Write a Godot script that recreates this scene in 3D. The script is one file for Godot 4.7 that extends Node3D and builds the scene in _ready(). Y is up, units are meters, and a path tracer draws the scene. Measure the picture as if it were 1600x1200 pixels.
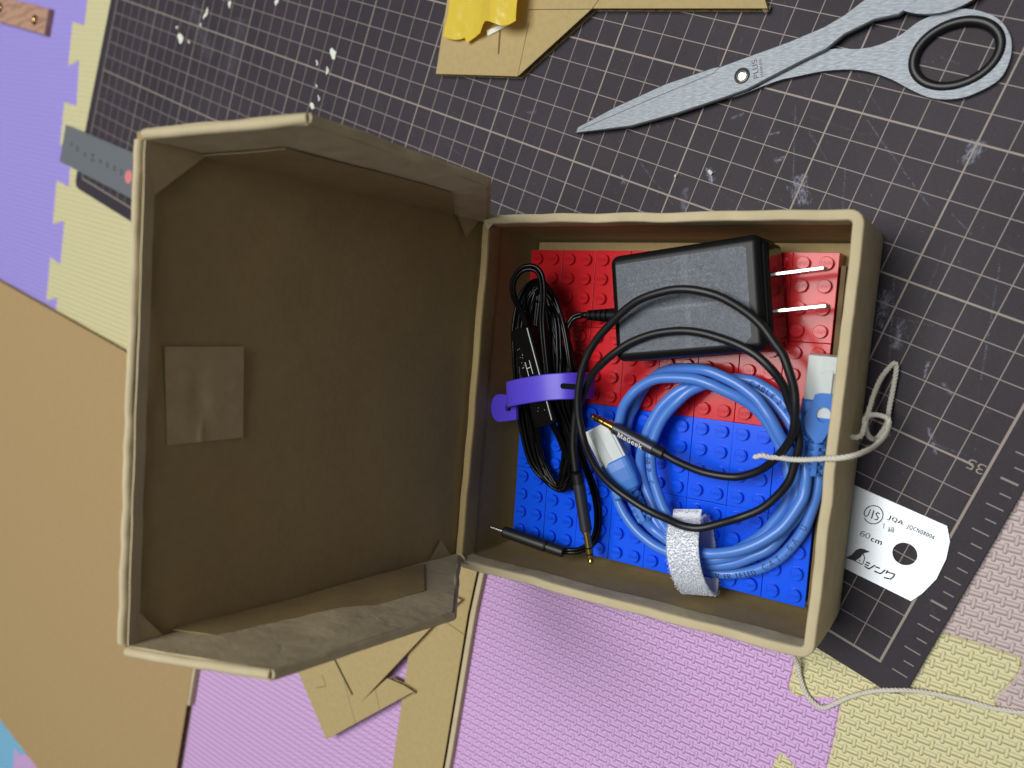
extends Node3D

const MM := 0.001
var rng := RandomNumberGenerator.new()
var wob := FastNoiseLite.new()
var M := {}
var used := {}


# ------------------------------------------------------------------ helpers
func V(x: float, y: float, z: float) -> Vector3:
	return Vector3(x, y, z) * MM

func pts(a: Array) -> PackedVector3Array:
	var p := PackedVector3Array()
	for i in range(0, a.size() - 2, 3):
		p.append(V(a[i], a[i + 1], a[i + 2]))
	return p

func flat(a: Array) -> PackedVector2Array:
	var p := PackedVector2Array()
	for i in range(0, a.size() - 1, 2):
		p.append(Vector2(a[i], a[i + 1]) * MM)
	return p

func new_st() -> SurfaceTool:
	var st := SurfaceTool.new()
	st.begin(Mesh.PRIMITIVE_TRIANGLES)
	return st

func numbered(called: String, parent: Node) -> String:
	var key := str(parent.get_instance_id()) + called
	used[key] = used.get(key, -1) + 1
	return called if used[key] == 0 else "%s_%03d" % [called, used[key]]

func obj(called: String, st: SurfaceTool, m: Material, parent: Node = self) -> MeshInstance3D:
	var o := MeshInstance3D.new()
	o.name = numbered(called, parent)
	o.mesh = st.commit()
	o.material_override = m
	parent.add_child(o, true)
	return o

func thing(called: String, label: String, category: String, at := Vector3.ZERO, turn := 0.0, group := "") -> Node3D:
	var o := Node3D.new()
	o.name = numbered(called, self)
	add_child(o, true)
	o.position = at
	o.rotation.y = turn
	return tag(o, label, category, group)

func tag(o: Node3D, label: String, category: String, group := "") -> Node3D:
	o.set_meta("label", label)
	o.set_meta("category", category)
	if group:
		o.set_meta("group", group)
	return o

func tri(st: SurfaceTool, a: Vector3, b: Vector3, c: Vector3, n: Vector3) -> void:
	var flip := (b - a).cross(c - a).dot(n) > 0.0
	for p in ([a, c, b] if flip else [a, b, c]):
		st.set_normal(n)
		st.set_uv(Vector2(p.x, p.z))
		st.add_vertex(p)

func quad(st: SurfaceTool, a: Vector3, b: Vector3, c: Vector3, d: Vector3, n: Vector3) -> void:
	tri(st, a, b, c, n)
	tri(st, a, c, d, n)

func vert(st: SurfaceTool, p: Vector3, n: Vector3, uv := Vector2.ZERO) -> void:
	st.set_normal(n)
	st.set_uv(uv)
	st.add_vertex(p)

# quad with a normal for each corner, a b c d counter-clockwise seen from outside
func quads(st: SurfaceTool, a: Vector3, b: Vector3, c: Vector3, d: Vector3, na: Vector3, nb: Vector3, nc: Vector3, nd: Vector3) -> void:
	vert(st, a, na); vert(st, c, nc); vert(st, b, nb)
	vert(st, a, na); vert(st, d, nd); vert(st, c, nc)

func smooth(p: PackedVector3Array, n: int, closed := false) -> PackedVector3Array:
	var r := PackedVector3Array()
	var k := p.size()
	for i in (k if closed else k - 1):
		var a := p[(i - 1 + k) % k] if closed or i > 0 else p[0] * 2.0 - p[1]
		var b := p[i]
		var c := p[(i + 1) % k]
		var d := p[(i + 2) % k] if closed or i + 2 < k else p[k - 1] * 2.0 - p[k - 2]
		for j in n:
			r.append(b.cubic_interpolate(c, a, d, float(j) / n))
	if not closed:
		r.append(p[k - 1])
	return r

# a swept round tube; r may be a number or an array with one radius per point
func tube(st: SurfaceTool, p: PackedVector3Array, r, sides := 12, closed := false) -> void:
	var k := p.size()
	var rings := []
	var norms := []
	var nn := Vector3.ZERO
	for i in k:
		var a := p[(i - 1 + k) % k] if closed or i > 0 else p[0]
		var b := p[(i + 1) % k] if closed or i < k - 1 else p[k - 1]
		var t := (b - a).normalized()
		if t == Vector3.ZERO:
			t = Vector3.RIGHT
		if nn == Vector3.ZERO:
			nn = Vector3.UP if absf(t.y) < 0.9 else Vector3.RIGHT
		nn = (nn - t * t.dot(nn)).normalized()
		var bb := t.cross(nn)
		var rad: float = r[i] if r is Array else r
		var ring := PackedVector3Array()
		var nrm := PackedVector3Array()
		for s in sides:
			var an := TAU * s / sides
			var d := nn * cos(an) + bb * sin(an)
			nrm.append(d)
			ring.append(p[i] + d * rad)
		rings.append(ring)
		norms.append(nrm)
	for i in (k if closed else k - 1):
		var j := (i + 1) % k
		for s in sides:
			var u := (s + 1) % sides
			quads(st, rings[i][s], rings[i][u], rings[j][u], rings[j][s], norms[i][s], norms[i][u], norms[j][u], norms[j][s])
	if not closed:
		for e in [0, k - 1]:
			var n: Vector3 = (p[0] - p[1]).normalized() if e == 0 else (p[k - 1] - p[k - 2]).normalized()
			for s in sides:
				tri(st, p[e], rings[e][s], rings[e][(s + 1) % sides], n)

# surface of revolution about the local y axis: profile of (radius, height) in mm
func lathe(st: SurfaceTool, xf: Transform3D, prof: Array, seg := 24) -> void:
	for i in prof.size() - 1:
		var a: Vector2 = prof[i] * MM
		var b: Vector2 = prof[i + 1] * MM
		var nn := Vector2(b.y - a.y, a.x - b.x).normalized()
		for s in seg:
			var t0 := TAU * s / seg
			var t1 := TAU * (s + 1) / seg
			var d0 := Vector3(cos(t0), 0, -sin(t0))
			var d1 := Vector3(cos(t1), 0, -sin(t1))
			var n0 := (xf.basis * (d0 * nn.x + Vector3.UP * nn.y)).normalized()
			var n1 := (xf.basis * (d1 * nn.x + Vector3.UP * nn.y)).normalized()
			quads(st, xf * (d0 * a.x + Vector3.UP * a.y), xf * (d1 * a.x + Vector3.UP * a.y), xf * (d1 * b.x + Vector3.UP * b.y), xf * (d0 * b.x + Vector3.UP * b.y), n0, n1, n1, n0)

# a frame whose y axis points from a to b (metres)
func aim(a: Vector3, b: Vector3, up := Vector3.UP) -> Transform3D:
	var y := (b - a).normalized()
	var x := y.cross(up).normalized()
	return Transform3D(Basis(x, y, x.cross(y)), a)

func cut(poly: PackedVector2Array) -> PackedInt32Array:
	var big := PackedVector2Array()
	for p in poly:
		big.append(p * 10000.0)
	return Geometry2D.triangulate_polygon(big)

func inset(poly: PackedVector2Array, by: float) -> PackedVector2Array:
	var out := PackedVector2Array()
	var k := poly.size()
	var s := 1.0 if Geometry2D.is_polygon_clockwise(poly) else -1.0
	for i in k:
		var e0 := (poly[i] - poly[(i - 1 + k) % k]).normalized()
		var e1 := (poly[(i + 1) % k] - poly[i]).normalized()
		var n0 := Vector2(e0.y, -e0.x) * s
		var n1 := Vector2(e1.y, -e1.x) * s
		var m := (n0 + n1)
		m = m / maxf(0.5, m.length_squared() * 0.5)
		out.append(poly[i] + m * by)
	if Geometry2D.is_polygon_clockwise(poly) != Geometry2D.is_polygon_clockwise(out):
		return poly
	return out

# a flat plate cut to a polygon of (x, z) metres, between heights y0 and y1 in mm
func plate(st: SurfaceTool, poly: PackedVector2Array, y0: float, y1: float, bev := 0.0, xf := Transform3D.IDENTITY, sides := true) -> void:
	y0 *= MM
	y1 *= MM
	bev *= MM
	var top := poly
	if bev > 0.0:
		top = inset(poly, bev)
		if cut(top).is_empty():
			top = poly
	var up := xf.basis * Vector3.UP
	var ix := cut(top)
	for i in range(0, ix.size(), 3):
		tri(st, xf * v2(top[ix[i]], y1), xf * v2(top[ix[i + 1]], y1), xf * v2(top[ix[i + 2]], y1), up)
	ix = cut(poly)
	for i in range(0, ix.size(), 3):
		tri(st, xf * v2(poly[ix[i]], y0), xf * v2(poly[ix[i + 1]], y0), xf * v2(poly[ix[i + 2]], y0), -up)
	if not sides:
		return
	var k := poly.size()
	var s := -1.0 if Geometry2D.is_polygon_clockwise(poly) else 1.0
	for i in k:
		var a := poly[i]
		var b := poly[(i + 1) % k]
		var e := (b - a).normalized()
		var n := xf.basis * (Vector3(e.y, 0, -e.x) * s)
		quad(st, xf * v2(a, y0), xf * v2(b, y0), xf * v2(b, y1 - bev), xf * v2(a, y1 - bev), n)
		if bev > 0.0:
			quad(st, xf * v2(a, y1 - bev), xf * v2(b, y1 - bev), xf * v2(top[(i + 1) % k], y1), xf * v2(top[i], y1), (n + up).normalized())

func v2(p: Vector2, y: float) -> Vector3:
	return Vector3(p.x, y, p.y)

# one outline with a hole in it, joined by a hair-thin bridge
func holed(outer: PackedVector2Array, hole: PackedVector2Array) -> PackedVector2Array:
	var h := hole.duplicate()
	if Geometry2D.is_polygon_clockwise(outer) == Geometry2D.is_polygon_clockwise(h):
		h.reverse()
	var best := INF
	var bi := 0
	var bj := 0
	for i in outer.size():
		for j in h.size():
			var d := outer[i].distance_squared_to(h[j])
			if d < best:
				best = d
				bi = i
				bj = j
	var out := PackedVector2Array()
	for i in bi + 1:
		out.append(outer[i])
	for j in h.size():
		out.append(h[(bj + j) % h.size()])
	var nxt := (h[(bj - 1 + h.size()) % h.size()] - h[bj]).normalized() * 0.00001
	out.append(h[bj] + nxt)
	var nxt2 := (outer[(bi + 1) % outer.size()] - outer[bi]).normalized() * 0.00001
	out.append(outer[bi] + nxt2)
	for i in range(bi + 1, outer.size()):
		out.append(outer[i])
	return out

func ellipse(cx: float, cz: float, a: float, b: float, turn: float, n := 48) -> PackedVector2Array:
	var p := PackedVector2Array()
	for i in n:
		var t := TAU * i / n
		p.append((Vector2(cx, cz) + Vector2(a * cos(t), b * sin(t)).rotated(turn)) * MM)
	return p

# a box with rounded edges; half sizes and radius in mm
func rbox(st: SurfaceTool, xf: Transform3D, half: Vector3, r: float, k := 3) -> void:
	half *= MM
	r *= MM
	for ax in 3:
		for sg in [-1.0, 1.0]:
			var u := (ax + 1) % 3
			var w := (ax + 2) % 3
			var us := _cuts(half[u], r, k)
			var ws := _cuts(half[w], r, k)
			for i in us.size() - 1:
				for j in ws.size() - 1:
					var q := []
					var nq := []
					for c in [[i, j], [i + 1, j], [i + 1, j + 1], [i, j + 1]]:
						var p := Vector3.ZERO
						p[ax] = half[ax] * sg
						p[u] = us[c[0]]
						p[w] = ws[c[1]]
						var core := p.clamp(-half + Vector3.ONE * r, half - Vector3.ONE * r)
						var n := (p - core).normalized()
						q.append(xf * (core + n * r))
						nq.append((xf.basis * n).normalized())
					if sg > 0:
						quads(st, q[0], q[1], q[2], q[3], nq[0], nq[1], nq[2], nq[3])
					else:
						quads(st, q[3], q[2], q[1], q[0], nq[3], nq[2], nq[1], nq[0])

func _cuts(h: float, r: float, k: int) -> Array:
	var a := []
	for i in k + 1:
		a.append(-h + r * (1.0 - tan((1.0 - float(i) / k) * PI / 4.0)))
	for i in k + 1:
		a.append(h - r * (1.0 - tan(float(i) / k * PI / 4.0)))
	return a

func box(st: SurfaceTool, lo: Vector3, hi: Vector3, r := 0.3) -> void:
	rbox(st, Transform3D(Basis.IDENTITY, (lo + hi) * 0.5 * MM), (hi - lo) * 0.5, r, 2)

# a bent sheet: four corners in metres, a thickness along its normal, with the wobble of hand-folded board
func sheet(st: SurfaceTool, a: Vector3, b: Vector3, c: Vector3, d: Vector3, th: float, nx: int, ny: int, amp: float, freq := 1.0, lift := 0.0) -> void:
	var n0 := (b - a).cross(d - a).normalized()
	var front := []
	var back := []
	for j in ny + 1:
		for i in nx + 1:
			var p := a.lerp(b, float(i) / nx).lerp(d.lerp(c, float(i) / nx), float(j) / ny)
			var w := wob.get_noise_3dv(p * 1000.0 * freq) * amp * MM
			front.append(p + n0 * (lift * MM + w))
			back.append(p + n0 * (lift * MM + w - th * MM))
	var fn := _grid_normals(front, nx, ny, n0)
	for j in ny:
		for i in nx:
			var q := [j * (nx + 1) + i, j * (nx + 1) + i + 1, (j + 1) * (nx + 1) + i + 1, (j + 1) * (nx + 1) + i]
			quads(st, front[q[0]], front[q[1]], front[q[2]], front[q[3]], fn[q[0]], fn[q[1]], fn[q[2]], fn[q[3]])
			quads(st, back[q[3]], back[q[2]], back[q[1]], back[q[0]], -fn[q[3]], -fn[q[2]], -fn[q[1]], -fn[q[0]])
	var loop := []
	for i in nx:
		loop.append(i)
	for j in ny:
		loop.append(j * (nx + 1) + nx)
	for i in nx:
		loop.append(ny * (nx + 1) + nx - i)
	for j in ny:
		loop.append((ny - j) * (nx + 1))
	for i in loop.size():
		var p: int = loop[i]
		var q: int = loop[(i + 1) % loop.size()]
		var e: Vector3 = (front[q] - front[p]).normalized()
		quad(st, back[p], back[q], front[q], front[p], e.cross(n0).normalized())

func _grid_normals(g: Array, nx: int, ny: int, n0: Vector3) -> Array:
	var out := []
	for j in ny + 1:
		for i in nx + 1:
			var l: Vector3 = g[j * (nx + 1) + maxi(i - 1, 0)]
			var r: Vector3 = g[j * (nx + 1) + mini(i + 1, nx)]
			var u: Vector3 = g[maxi(j - 1, 0) * (nx + 1) + i]
			var dn: Vector3 = g[mini(j + 1, ny) * (nx + 1) + i]
			var n := (r - l).cross(dn - u).normalized()
			out.append(n if n.dot(n0) > 0 else -n)
	return out

# a ribbon swept along a path: w half width along wd, th thickness
func ribbon(st: SurfaceTool, p: PackedVector3Array, wd: Array, w: float, th: float) -> void:
	var k := p.size()
	var r := []
	var ns := []
	for i in k:
		var t := (p[mini(i + 1, k - 1)] - p[maxi(i - 1, 0)]).normalized()
		var wv: Vector3 = wd[i]
		wv = (wv - t * t.dot(wv)).normalized()
		var n := t.cross(wv).normalized()
		ns.append(n)
		var hw := wv * w * MM
		var e := wv * th * 0.3 * MM
		var ht := n * th * 0.5 * MM
		r.append([p[i] - hw + e + ht, p[i] + hw - e + ht, p[i] + hw + ht * 0.4, p[i] + hw - ht * 0.4, p[i] + hw - e - ht, p[i] - hw + e - ht, p[i] - hw - ht * 0.4, p[i] - hw + ht * 0.4])
	for i in k - 1:
		for s in 8:
			var u := (s + 1) % 8
			var nn: Vector3 = (r[i][u] - r[i][s]).cross(r[i + 1][s] - r[i][s]).normalized()
			var mid: Vector3 = (r[i][s] + r[i][u]) * 0.5 - p[i]
			if nn.dot(mid) < 0:
				nn = -nn
			if s == 0 or s == 4:
				var a: Vector3 = ns[i] if s == 0 else -ns[i]
				var b: Vector3 = ns[i + 1] if s == 0 else -ns[i + 1]
				smooth_quad(st, r[i][s], r[i][u], r[i + 1][u], r[i + 1][s], a, a, b, b)
			else:
				quad(st, r[i][s], r[i][u], r[i + 1][u], r[i + 1][s], nn)
	for e in [0, k - 1]:
		var n := (p[0] - p[1]).normalized() if e == 0 else (p[k - 1] - p[k - 2]).normalized()
		for s in range(1, 7):
			tri(st, r[e][0], r[e][s], r[e][s + 1], n)

func smooth_quad(st: SurfaceTool, a: Vector3, b: Vector3, c: Vector3, d: Vector3, na: Vector3, nb: Vector3, nc: Vector3, nd: Vector3) -> void:
	if (b - a).cross(c - a).dot(na) > 0:
		quads(st, a, b, c, d, na, nb, nc, nd)
	else:
		quads(st, d, c, b, a, nd, nc, nb, na)

# a flat pen stroke on a level surface (points in mm)
func stroke(st: SurfaceTool, a: Array, w: float, y: float) -> void:
	var p := flat(a)
	for i in p.size() - 1:
		var e := (p[i + 1] - p[i]).normalized()
		var s := Vector2(-e.y, e.x) * w * 0.5 * MM
		var x := e * w * 0.25 * MM
		quad(st, v2(p[i] - x + s, y * MM), v2(p[i + 1] + x + s, y * MM), v2(p[i + 1] + x - s, y * MM), v2(p[i] - x - s, y * MM), Vector3.UP)
		y += 0.002

func text_mesh(s: String, bold := false, depth := 0.0002, step := 0.5) -> TextMesh:
	var t := TextMesh.new()
	var f := SystemFont.new()
	f.font_names = PackedStringArray(["Droid Sans"])
	f.font_weight = 700 if bold else 400
	t.font = f
	t.text = s
	t.font_size = 64
	t.pixel_size = 1.0 / 64.0
	t.depth = depth
	t.curve_step = step
	t.horizontal_alignment = HORIZONTAL_ALIGNMENT_CENTER
	t.vertical_alignment = VERTICAL_ALIGNMENT_CENTER
	return t

# lettering with its centre at c, reading along x, tops towards y; cap height h in mm, wide mm (0: natural)
func letters(called: String, s: String, c: Vector3, x: Vector3, up: Vector3, h: float, m: Material, parent: Node, wide := 0.0, bold := false, lift := 0.07) -> MeshInstance3D:
	var o := MeshInstance3D.new()
	o.name = numbered(called, parent)
	var t := text_mesh(s, bold, 0.01)
	o.mesh = t
	o.material_override = m
	x = x.normalized()
	var z := x.cross(up).normalized()
	var y := z.cross(x)
	var k := h / 0.72 * MM
	var kx := k
	if wide > 0.0:
		kx = wide * MM / maxf(t.get_aabb().size.x, 0.001)
	o.transform = Transform3D(Basis(x * kx, y * k, z * 2.0 * MM), c + z * (lift * MM))
	parent.add_child(o, true)
	return o


# ------------------------------------------------------------------ materials
func pbr(c: Color, rough: float, metal := 0.0, spec := 0.5) -> StandardMaterial3D:
	var m := StandardMaterial3D.new()
	m.albedo_color = c
	m.roughness = rough
	m.metallic = metal
	m.metallic_specular = spec
	return m

func hexc(h: String) -> Color:
	return Color(h)

func noise_tex(freq: float, lo: Color, hi: Color, seed_n: int, octaves := 4, size := 256, fractal := 0) -> NoiseTexture2D:
	var t := NoiseTexture2D.new()
	var n := FastNoiseLite.new()
	n.seed = seed_n
	n.frequency = freq
	n.noise_type = FastNoiseLite.TYPE_SIMPLEX_SMOOTH
	n.fractal_octaves = octaves
	t.noise = n
	t.width = size
	t.height = size
	t.seamless = true
	var g := Gradient.new()
	g.set_color(0, lo)
	g.set_color(1, hi)
	t.color_ramp = g
	return t

func bump_tex(freq: float, seed_n: int, octaves := 4, size := 256) -> NoiseTexture2D:
	return noise_tex(freq, Color.BLACK, Color.WHITE, seed_n, octaves, size)

# board and paper: mottled pulp, a fine fibre relief
func paper(c: Color, lo: float, tile_mm: float, bump: float, seed_n: int, rough := 0.85) -> StandardMaterial3D:
	var m := pbr(c, rough, 0.0, 0.3)
	m.albedo_texture = noise_tex(0.03, Color(lo, lo, lo * 0.98), Color.WHITE, seed_n, 6)
	m.uv1_triplanar = true
	m.uv1_world_triplanar = true
	m.uv1_scale = Vector3.ONE * (1000.0 / tile_mm)
	m.heightmap_enabled = true
	m.heightmap_scale = bump
	m.heightmap_texture = bump_tex(0.06, seed_n + 7, 5)
	return m

# wrapping paper: broad soft creases where it was folded and smoothed by hand
func creased(m: StandardMaterial3D, tile_mm: float, deep: float) -> StandardMaterial3D:
	var t := bump_tex(0.022, 91, 3, 512)
	var n: FastNoiseLite = t.noise
	n.noise_type = FastNoiseLite.TYPE_CELLULAR
	n.cellular_return_type = FastNoiseLite.RETURN_DISTANCE2_SUB
	n.domain_warp_enabled = true
	n.domain_warp_amplitude = 22.0
	m.heightmap_texture = t
	m.heightmap_scale = deep
	m.uv1_scale = Vector3.ONE * (1000.0 / tile_mm)
	return m

func weave_tex() -> ImageTexture:
	# the pressed basket pattern of the play mat: short bars lying, shorter bars standing between them
	var n := 256
	var im := Image.create(n, n, false, Image.FORMAT_RF)
	for y in n:
		for x in n:
			var h := 0.0
			for by in range(-1, 7):
				for bx in range(-2, 6):
					var cx := (bx + (0.5 if posmod(by, 2) == 1 else 0.0) + 0.25) * n / 4.0
					var cy := (by + 0.5) * n / 6.0
					var dx := x - cx
					var dy := y - cy
					if absf(dx) < 40 and absf(dy) < 32:
						var ex := maxf(absf(dx) - 17.0, 0.0)
						var d := sqrt(ex * ex + dy * dy) / 12.0
						h = maxf(h, 1.0 - d * d)
					dx = x - cx - n / 8.0
					if absf(dx) < 12 and absf(dy) < 36:
						var ey := maxf(absf(dy) - 15.0, 0.0)
						var d2 := sqrt(dx * dx + ey * ey) / 9.0
						h = maxf(h, 0.75 * (1.0 - d2 * d2))
			im.set_pixel(x, y, Color(maxf(h, 0.0), 0, 0))
	im.convert(Image.FORMAT_L8)
	return ImageTexture.create_from_image(im)

func foam(c: Color) -> StandardMaterial3D:
	var m := pbr(c, 0.42, 0.0, 0.4)
	m.uv1_triplanar = true
	m.uv1_scale = Vector3.ONE * (1000.0 / 22.0)
	m.heightmap_enabled = true
	m.heightmap_scale = 0.085
	m.heightmap_texture = M.weave
	return m

func make_mat_texture() -> ImageTexture:
	# the plastic skin of the cutting mat: fine grain, blade scratches and dried glue smears
	var w := 1560
	var h := 1125
	var im := Image.create(w, h, false, Image.FORMAT_RGB8)
	var r := RandomNumberGenerator.new()
	r.seed = 5
	var n := FastNoiseLite.new()
	n.seed = 9
	n.frequency = 0.006
	n.fractal_octaves = 5
	var base := Color(0.232, 0.214, 0.238)
	for y in h:
		for x in w:
			var k := 1.0 + n.get_noise_2d(x, y) * 0.10 + r.randf_range(-0.055, 0.055)
			if r.randf() < 0.0012:
				k *= r.randf_range(1.2, 1.9)
			im.set_pixel(x, y, base * k)
	# light scratches over the whole mat
	for i in 420:
		var p := Vector2(r.randf() * w, r.randf() * h)
		var a := r.randfn(0.9, 0.6)
		var l := r.randf_range(6, 60)
		_scratch(im, p, p + Vector2(cos(a), sin(a)) * l, r.randf_range(0.05, 0.22), r, 0.75)
	# smears of glue and worn places, as world x z in mm, length, direction, breadth, strength
	for s in [[101, -98, 8, 1.2, 4.5, 0.55], [44, -88, 11, 0.7, 6.0, 0.5], [77, -44, 13, 1.0, 3.5, 0.45], [83, -35, 10, 1.0, 3.0, 0.4], [-2, -84, 14, 0.8, 2.6, 0.32], [8, -96, 6, 0.5, 2.4, 0.8], [18, -118, 5, 2.2, 1.0, 0.5], [33, -110, 4, 2.4, 0.8, 0.6], [36, -100, 4, 2.0, 1.2, 0.6], [97, 2, 9, 0.5, 1.2, 0.55], [93, -23, 6, 1.0, 0.7, 0.8], [-80, -129, 6, 2.4, 1.5, 0.25], [100, -17, 5, 0.2, 1.3, 0.35], [-31, -96, 4, 0.6, 1.6, 0.5], [-335, -205, 40, 0.3, 14, 0.12], [-300, -190, 35, 1.2, 16, 0.1]]:
		var c := to_mat(s[0], s[1])
		var dir := Vector2(-0.939, -0.343) * cos(s[3]) + Vector2(0.343, -0.939) * sin(s[3])
		for i in int(s[2] * s[4] * 5):
			var q: Vector2 = c + (dir * r.randf_range(-0.5, 0.5) * s[2] + dir.orthogonal() * r.randfn(0, 0.3) * s[4]) * 2.5
			_scratch(im, q, q + dir * r.randf_range(1, 4), r.randf_range(0.1, 0.9) * s[5] * 0.85, r, 1.0)
	for s in [[73.4, -101.6, 89, -80], [96.5, -77, 103, -70], [95.7, 2.6, 108, 5.9], [-23, -102, -7, -84], [66, -112, 75, -99], [40, -120, 42, -80], [60, -95, 61, -50], [112, -60, 110, -20], [80, -55, 81, -20]]:
		_scratch(im, to_mat(s[0], s[1]), to_mat(s[2], s[3]), 0.4, r, 0.6)
	return ImageTexture.create_from_image(im)

func to_mat(x: float, z: float) -> Vector2:
	var d := Vector2(x - 87.04, z - 85.54)
	return Vector2((d.dot(Vector2(-0.9394, -0.3429)) + 12.0) * 2.5, (d.dot(Vector2(0.3429, -0.9394)) + 9.0) * 2.5)

func _scratch(im: Image, a: Vector2, b: Vector2, k: float, r: RandomNumberGenerator, dens: float) -> void:
	var n := int(a.distance_to(b) * 1.3) + 1
	for i in n:
		if r.randf() > dens:
			continue
		var p := a.lerp(b, float(i) / n)
		if p.x < 1 or p.y < 1 or p.x >= im.get_width() - 1 or p.y >= im.get_height() - 1:
			continue
		im.set_pixelv(p, im.get_pixelv(p).lerp(Color(0.62, 0.64, 0.72), k * r.randf_range(0.5, 1.0)))

func label_tex() -> ImageTexture:
	var w := 256
	var h := 176
	var im := Image.create(w, h, false, Image.FORMAT_RGB8)
	var r := RandomNumberGenerator.new()
	r.seed = 21
	for y in h:
		for x in w:
			var k := r.randf_range(0.68, 1.32)
			im.set_pixel(x, y, Color(0.30, 0.325, 0.36) * k)
	# worn rows of print too faint to read
	for row in 7:
		for i in 90:
			if r.randf() < 0.35:
				continue
			var x0 := 22 + i * 2 + r.randi_range(-1, 1)
			var y0 := 30 + row * 11 + r.randi_range(-1, 1)
			for q in 4:
				var px := Vector2i(x0 + r.randi_range(0, 1), y0 + r.randi_range(-2, 2))
				im.set_pixelv(px, Color(0.42, 0.45, 0.48))
	return ImageTexture.create_from_image(im)

func make_materials() -> void:
	M.weave = weave_tex()
	M.foam_purple = foam(hexc("a99cec"))
	M.foam_yellow = foam(hexc("dcd5a6"))
	M.foam_pink = foam(hexc("d9b1e2"))
	M.foam_beige = foam(hexc("cbb9b6"))
	M.foam_blue = foam(hexc("86c4e6"))
	M.kraft = creased(paper(hexc("cbbd9b"), 0.92, 60, 0.006, 3), 130.0, 0.026)
	M.board = paper(hexc("b5a173"), 0.95, 30, 0.003, 11)
	M.sheet = paper(hexc("ad936a"), 0.96, 40, 0.003, 13)
	M.inner = paper(hexc("9f8b62"), 0.95, 50, 0.004, 17)
	M.patch = paper(hexc("b6a37c"), 0.93, 60, 0.004, 23, 0.6)
	M.fluting = pbr(hexc("6f5b3c"), 0.9)
	M.flute_light = pbr(hexc("a39172"), 0.9)
	M.score = pbr(hexc("5a4a30"), 0.9)
	M.cutmat = pbr(Color.WHITE, 0.55, 0.0, 0.26)
	M.cutmat.albedo_texture = make_mat_texture()
	M.cutmat.heightmap_enabled = true
	M.cutmat.heightmap_scale = 0.004
	M.cutmat.heightmap_texture = bump_tex(0.2, 31, 3, 512)
	M.mat_edge = pbr(hexc("2a2830"), 0.6)
	M.print = pbr(hexc("8d817c"), 0.6)
	M.print_warm = pbr(hexc("94887f"), 0.6)
	M.red = pbr(hexc("cc252d"), 0.16, 0.0, 0.36)
	M.blue = pbr(hexc("1458ee"), 0.16, 0.0, 0.36)
	M.black = pbr(hexc("101012"), 0.4, 0.0, 0.36)
	M.matte_black = pbr(hexc("1c1c1e"), 0.46, 0.0, 0.5)
	M.black_gloss = pbr(hexc("0b0b0d"), 0.13)
	M.rubber = pbr(hexc("131315"), 0.42)
	M.cord = pbr(hexc("0a0a0b"), 0.24, 0.0, 0.34)
	M.label = pbr(Color.WHITE, 0.38, 0.1)
	M.label.albedo_texture = label_tex()
	M.label.heightmap_enabled = true
	M.label.heightmap_scale = 0.012
	M.label.heightmap_texture = bump_tex(0.35, 5, 2, 512)
	M.lan = pbr(hexc("4f82d6"), 0.3)
	M.lan.rim_enabled = true
	M.lan.rim = 0.1
	M.boot = pbr(hexc("3f79cd"), 0.38)
	M.white = pbr(hexc("d3d8d6"), 0.3, 0.0, 0.35)
	M.white.subsurf_scatter_enabled = true
	M.white.subsurf_scatter_strength = 0.08
	M.purple = pbr(hexc("5a46d8"), 0.38)
	M.purple.subsurf_scatter_enabled = true
	M.purple.subsurf_scatter_strength = 0.1
	M.velcro = pbr(hexc("e6ebf3"), 0.45)
	M.gun = pbr(hexc("55555c"), 0.36, 0.8)
	M.gold = pbr(hexc("c9a95a"), 0.22, 1.0)
	M.nickel = pbr(hexc("d8d6d0"), 0.2, 1.0)
	M.steel = pbr(hexc("8d9399"), 0.7, 0.85)
	M.steel.uv1_triplanar = true
	M.steel.uv1_scale = Vector3(20, 20, 160)
	M.steel.roughness_texture = noise_tex(0.05, Color(0.75, 0.75, 0.75), Color.WHITE, 41, 3)
	M.rulermat = M.steel.duplicate()
	M.rulermat.albedo_color = hexc("c4cacf")
	M.rulermat.roughness = 0.45
	M.rulermat.metallic = 0.78
	M.rulermat.anisotropy_enabled = true
	M.rulermat.anisotropy = -0.82
	M.rulermat.roughness_texture = null
	M.rulermat.uv1_scale = Vector3(220, 20, 14)
	M.ink = pbr(hexc("1b1a2b"), 0.5)
	M.ink_soft = pbr(hexc("4a4f58"), 0.5)
	M.etch = pbr(hexc("3f444b"), 0.6)
	M.red_ink = pbr(hexc("d97f80"), 0.5)
	M.white_ink = pbr(hexc("dcdde0"), 0.5)
	M.lan_ink = pbr(hexc("141c3c"), 0.5)
	M.twine = pbr(hexc("d2cec0"), 0.9)
	M.flake = pbr(hexc("dde0d4"), 0.7)
	M.yellow_film = pbr(hexc("f2e05a"), 0.22)
	M.yellow_film.backlight_enabled = true
	M.yellow_film.backlight = Color(0.9, 0.8, 0.3)
	M.wood = pbr(Color.WHITE, 0.6)
	M.wood.albedo_texture = wood_tex()
	M.wood.uv1_triplanar = true
	M.wood.uv1_scale = Vector3(14, 14, 14)
	M.green = pbr(hexc("2f6a2c"), 0.7)
	M.floor = pbr(hexc("6d5c48"), 0.6)
	M.cloth = paper(hexc("5d6572"), 0.8, 12, 0.03, 61)

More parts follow.
